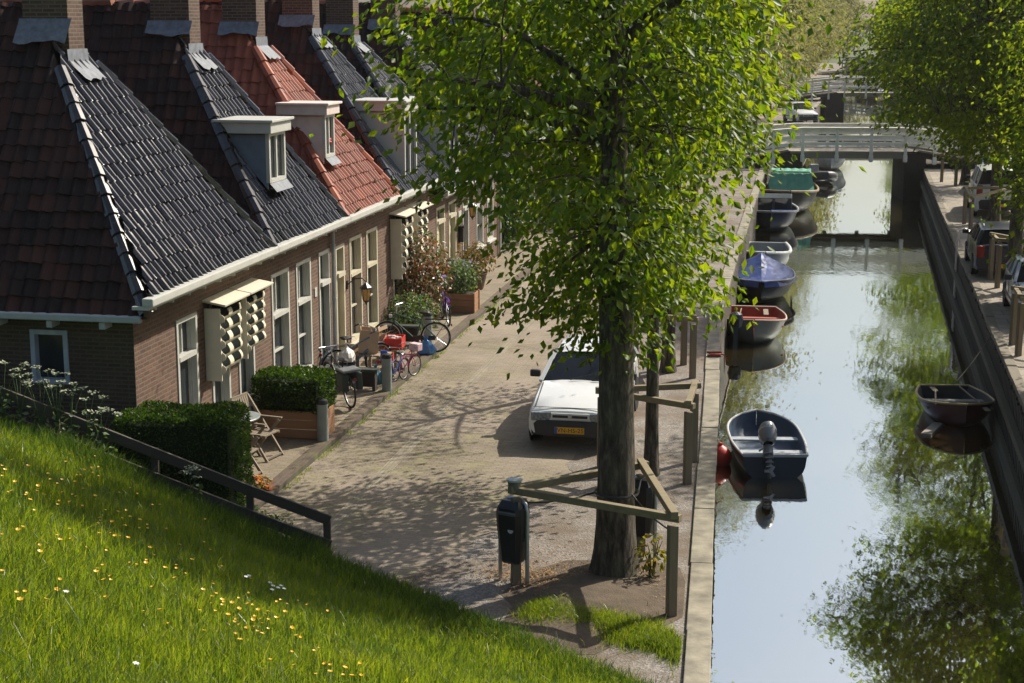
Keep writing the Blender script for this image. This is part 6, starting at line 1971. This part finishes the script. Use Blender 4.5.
# bench with odds and ends
p = SA(377, 372)
bn = thing('garden_bench', 'small wooden bench loaded with boxes below the lantern wall', 'bench', p, SRZ)
m = MB()
for k in range(5): m.box((-.30 + .15 * k, 0, .46), (.135, 1.15, .03), bev=.004)
m.build('seat', wood('light bench wood', (.38, .30, .20), axis=1), bn)
for s in (-1, 1):
    for t_ in (-1, 1):
        m = MB(); m.box((t_ * .28, s * .48, .225), (.06, .06, .44)); m.build('leg', TEAK, bn)
def box_open(label, name, cat, loc, rz, dims, mt, tilt=0, flap=True, fill=None):
    root = thing(name, label, cat, loc, rz); root.rotation_euler = (0, tilt, rz)
    x, y, z = dims; m = MB()
    m.box((0, 0, .01), (x, y, .02))
    for s in (-1, 1): m.box((s * (x / 2 - .006), 0, z / 2 + .01), (.012, y, z)); m.box((0, s * (y / 2 - .006), z / 2 + .01), (x - .026, .012, z))
    m.build('box_body', mt, root)
    if flap:
        f = MB(); f.beam((x / 2, -y / 2, z + .01), (x / 2, y / 2, z + .01), .012, .012); f.quad((x / 2, -y / 2, z + .012), (x / 2, y / 2, z + .012), (x / 2 + .16, y / 2, z + .10), (x / 2 + .16, -y / 2, z + .10)); f.build('flap', mt, root)
    if fill:
        f = MB(); rr = random.Random(8)
        for q in range(9): f.box((rr.uniform(-.3, .3) * x, rr.uniform(-.3, .3) * y, z * .8 + rr.uniform(0, .06)), (.10, .08, .08), Matrix.Rotation(rr.uniform(0, 3), 3, 'Z'), bev=.02)
        f.build('contents', fill, root)
    return root
CARD = simple('cardboard', (.45, .31, .20), .8, var=.08)
b_ = Vector(p)
box_open('tall open cardboard box standing on the garden bench', 'cardboard_box', 'box', b_ + SD * -.28 + SN * -.12 + Vector((0, 0, .48)), SRZ + .3, (.38, .42, .48), CARD, tilt=.12)
box_open('low pale cardboard box at the far end of the bench', 'cardboard_box', 'box', b_ + SD * .36 + SN * -.15 + Vector((0, 0, .48)), SRZ - .2, (.40, .36, .24), simple('pale cardboard', (.6, .47, .33), .8, var=.08))
box_open('red plastic crate with bottles and toys beside the cardboard boxes', 'plastic_crate', 'crate', b_ + SD * .30 + SN * .32 + Vector((0, 0, .48)), SRZ + .1, (.36, .52, .22), simple('red crate plastic', (.55, .03, .02), .4), flap=False, fill=simple('mixed pale toys', (.55, .45, .42), .5, var=.5, scale=14))
box_open('second red plastic crate on the ground behind the bench', 'plastic_crate', 'crate', b_ + SD * 1.15 + SN * -.1, SRZ + .1, (.36, .52, .40), MATS['red crate plastic'], flap=False, fill=MATS['mixed pale toys'])
def sack(label, name, cat, loc, s, mt, seed, tie=None):
    rn = np.random.RandomState(seed); root = thing(name, label, cat, loc, seed)
    rows = []
    for i, (r_, z) in enumerate(((.55, 0), (.95, .08), (1, .35), (.8, .65), (.35, .85), (.12, .95), (.2, 1.1), (.3, 1.18))):
        rows.append([Vector((s * .5 * r_ * (1 + .16 * math.sin(5 * t + i + seed)) * math.cos(t), s * .42 * r_ * (1 + .16 * math.cos(4 * t + seed)) * math.sin(t), s * .8 * z)) for t in [2 * math.pi * k / 18 for k in range(18)]])
    m = MB(); m.grid(rows, closed=True); m.add(rows[0], [tuple(range(18))]); m.build('bag_body', mt, root)
    h = MB(); h.torus((0, 0, s * .76), s * .075, s * .02, 14, 6, 'z'); h.build('tie', tie or mt, root)
    return root
sack('crumpled blue plastic bag on the pavement by the large bicycle wheel', 'plastic_bag', 'bag', SA(426, 354), .42, simple('blue bag plastic', (.06, .22, .50), .3, var=.3), 3)
sack('white plastic bag hanging over the low barrier by the wall', 'plastic_bag', 'bag', b_ + SD * -1.0 + SN * -.35 + Vector((0, 0, .42)), .40, simple('white bag plastic', (.70, .68, .64), .4, var=.1), 5)
sack('blue grey bag of tools on the pavement behind the middle bollard', 'cloth_bag', 'bag', b_ + SD * -1.0 + SN * .25, .40, simple('teal cloth', (.05, .16, .22), .8, var=.2), 8)

# planters farther along
def planter(label, loc, rz, dims, mt, plant_mat, seed, h, n, leaf, extra=None):
    root = thing('flower_planter', label, 'planter', loc, rz)
    x, y, z = dims; m = MB()
    for k in range(3):
        for s in (-1, 1): m.box((s * (x / 2 - .015), 0, z * (k + .5) / 3), (.03, y, z / 3 - .01), bev=.003); m.box((0, s * (y / 2 - .015), z * (k + .5) / 3), (x - .064, .03, z / 3 - .01), bev=.003)
    for sx in (-1, 1):
        for sy in (-1, 1): m.box((sx * (x / 2 + .0), sy * (y / 2 + .0), z / 2), (.05, .05, z + .03))
    m.build('planter_box', mt, root)
    m = MB(); m.box((0, 0, z - .05), (x - .08, y - .08, .04)); m.build('soil', MATS['potting soil'], root)
    shrub(None, None, None, None, max(x, y) * .56, h, n, leaf, plant_mat, seed, 7, z0=z - .03, parent=root, extra=extra)
    return root
planter('wooden planter full of grey green plants, halfway along the pavement', SA(458, 311), SRZ, (.95, .60, .50), PLANTERWOOD, GREENP, 91, .85, 1500, .085)
p = SA(475, 289)
pt_ = thing('potted_plant', 'round brown pot with an orange green bush, farthest along the pavement', 'potted plant', p)
m = MB(); m.lathe([(.20, 0), (.24, .03), (.33, .42), (.35, .45), (.32, .46), (.30, .40)], seg=20); m.build('pot', simple('brown glazed pot', (.12, .06, .04), .35), pt_, smooth=True)
shrub(None, None, None, None, .55, .85, 700, .10, leafmat('bronze leaves', [(.14, .12, .03), (.22, .13, .04), (.12, .15, .04)], .4, .45, (1.5, 1.4, .7)), 92, 6, z0=.42, parent=pt_)
p = SA(460, 297)
lp_ = thing('flower_pot', 'pot of lilac flowers standing behind the grey green planter', 'potted plant', p)
m = MB(); m.lathe([(.16, 0), (.2, .5), (.23, .62), (.20, .62)], seg=16); m.build('pot', simple('grey pot', (.3, .32, .33), .6), lp_, smooth=True)
shrub(None, None, None, None, .32, .42, 260, .07, GREENP, 93, 5, z0=.58, parent=lp_, extra=[('lilac_blossom', LILAC, 200, .08)])
p = SA(453, 292)
tc_ = folding_chair('pale teal folding chair by the lilac flower pot', (p[0] - .1, p[1] + .9, SW), SRZ + R(-25))
tc_['group'] = ''
del tc_['group']
TEALP = simple('pale teal chair paint', (.30, .42, .42), .5)
for ch in tc_.children:
    ch.data.materials[0] = TEALP
# ------------------------------------------------------------------ air
hz = MB(); hz.box((100, 650, 48), (1600, 1740, 106))
hm_ = bpy.data.materials.new('summer haze'); hm_.use_nodes = True
hn = hm_.node_tree
for n_ in list(hn.nodes):
    if n_.type == 'BSDF_PRINCIPLED': hn.nodes.remove(n_)
pv = hn.nodes.new('ShaderNodeVolumePrincipled')
pv.inputs['Color'].default_value = (.95, .95, .9, 1)
pv.inputs['Density'].default_value = .00016
pv.inputs['Anisotropy'].default_value = .4
hn.links.new(pv.outputs[0], hn.nodes['Material Output'].inputs['Volume'])
ho = hz.build('haze', hm_)
meta(ho, kind='stuff')
scene.cycles.volume_bounces = 0
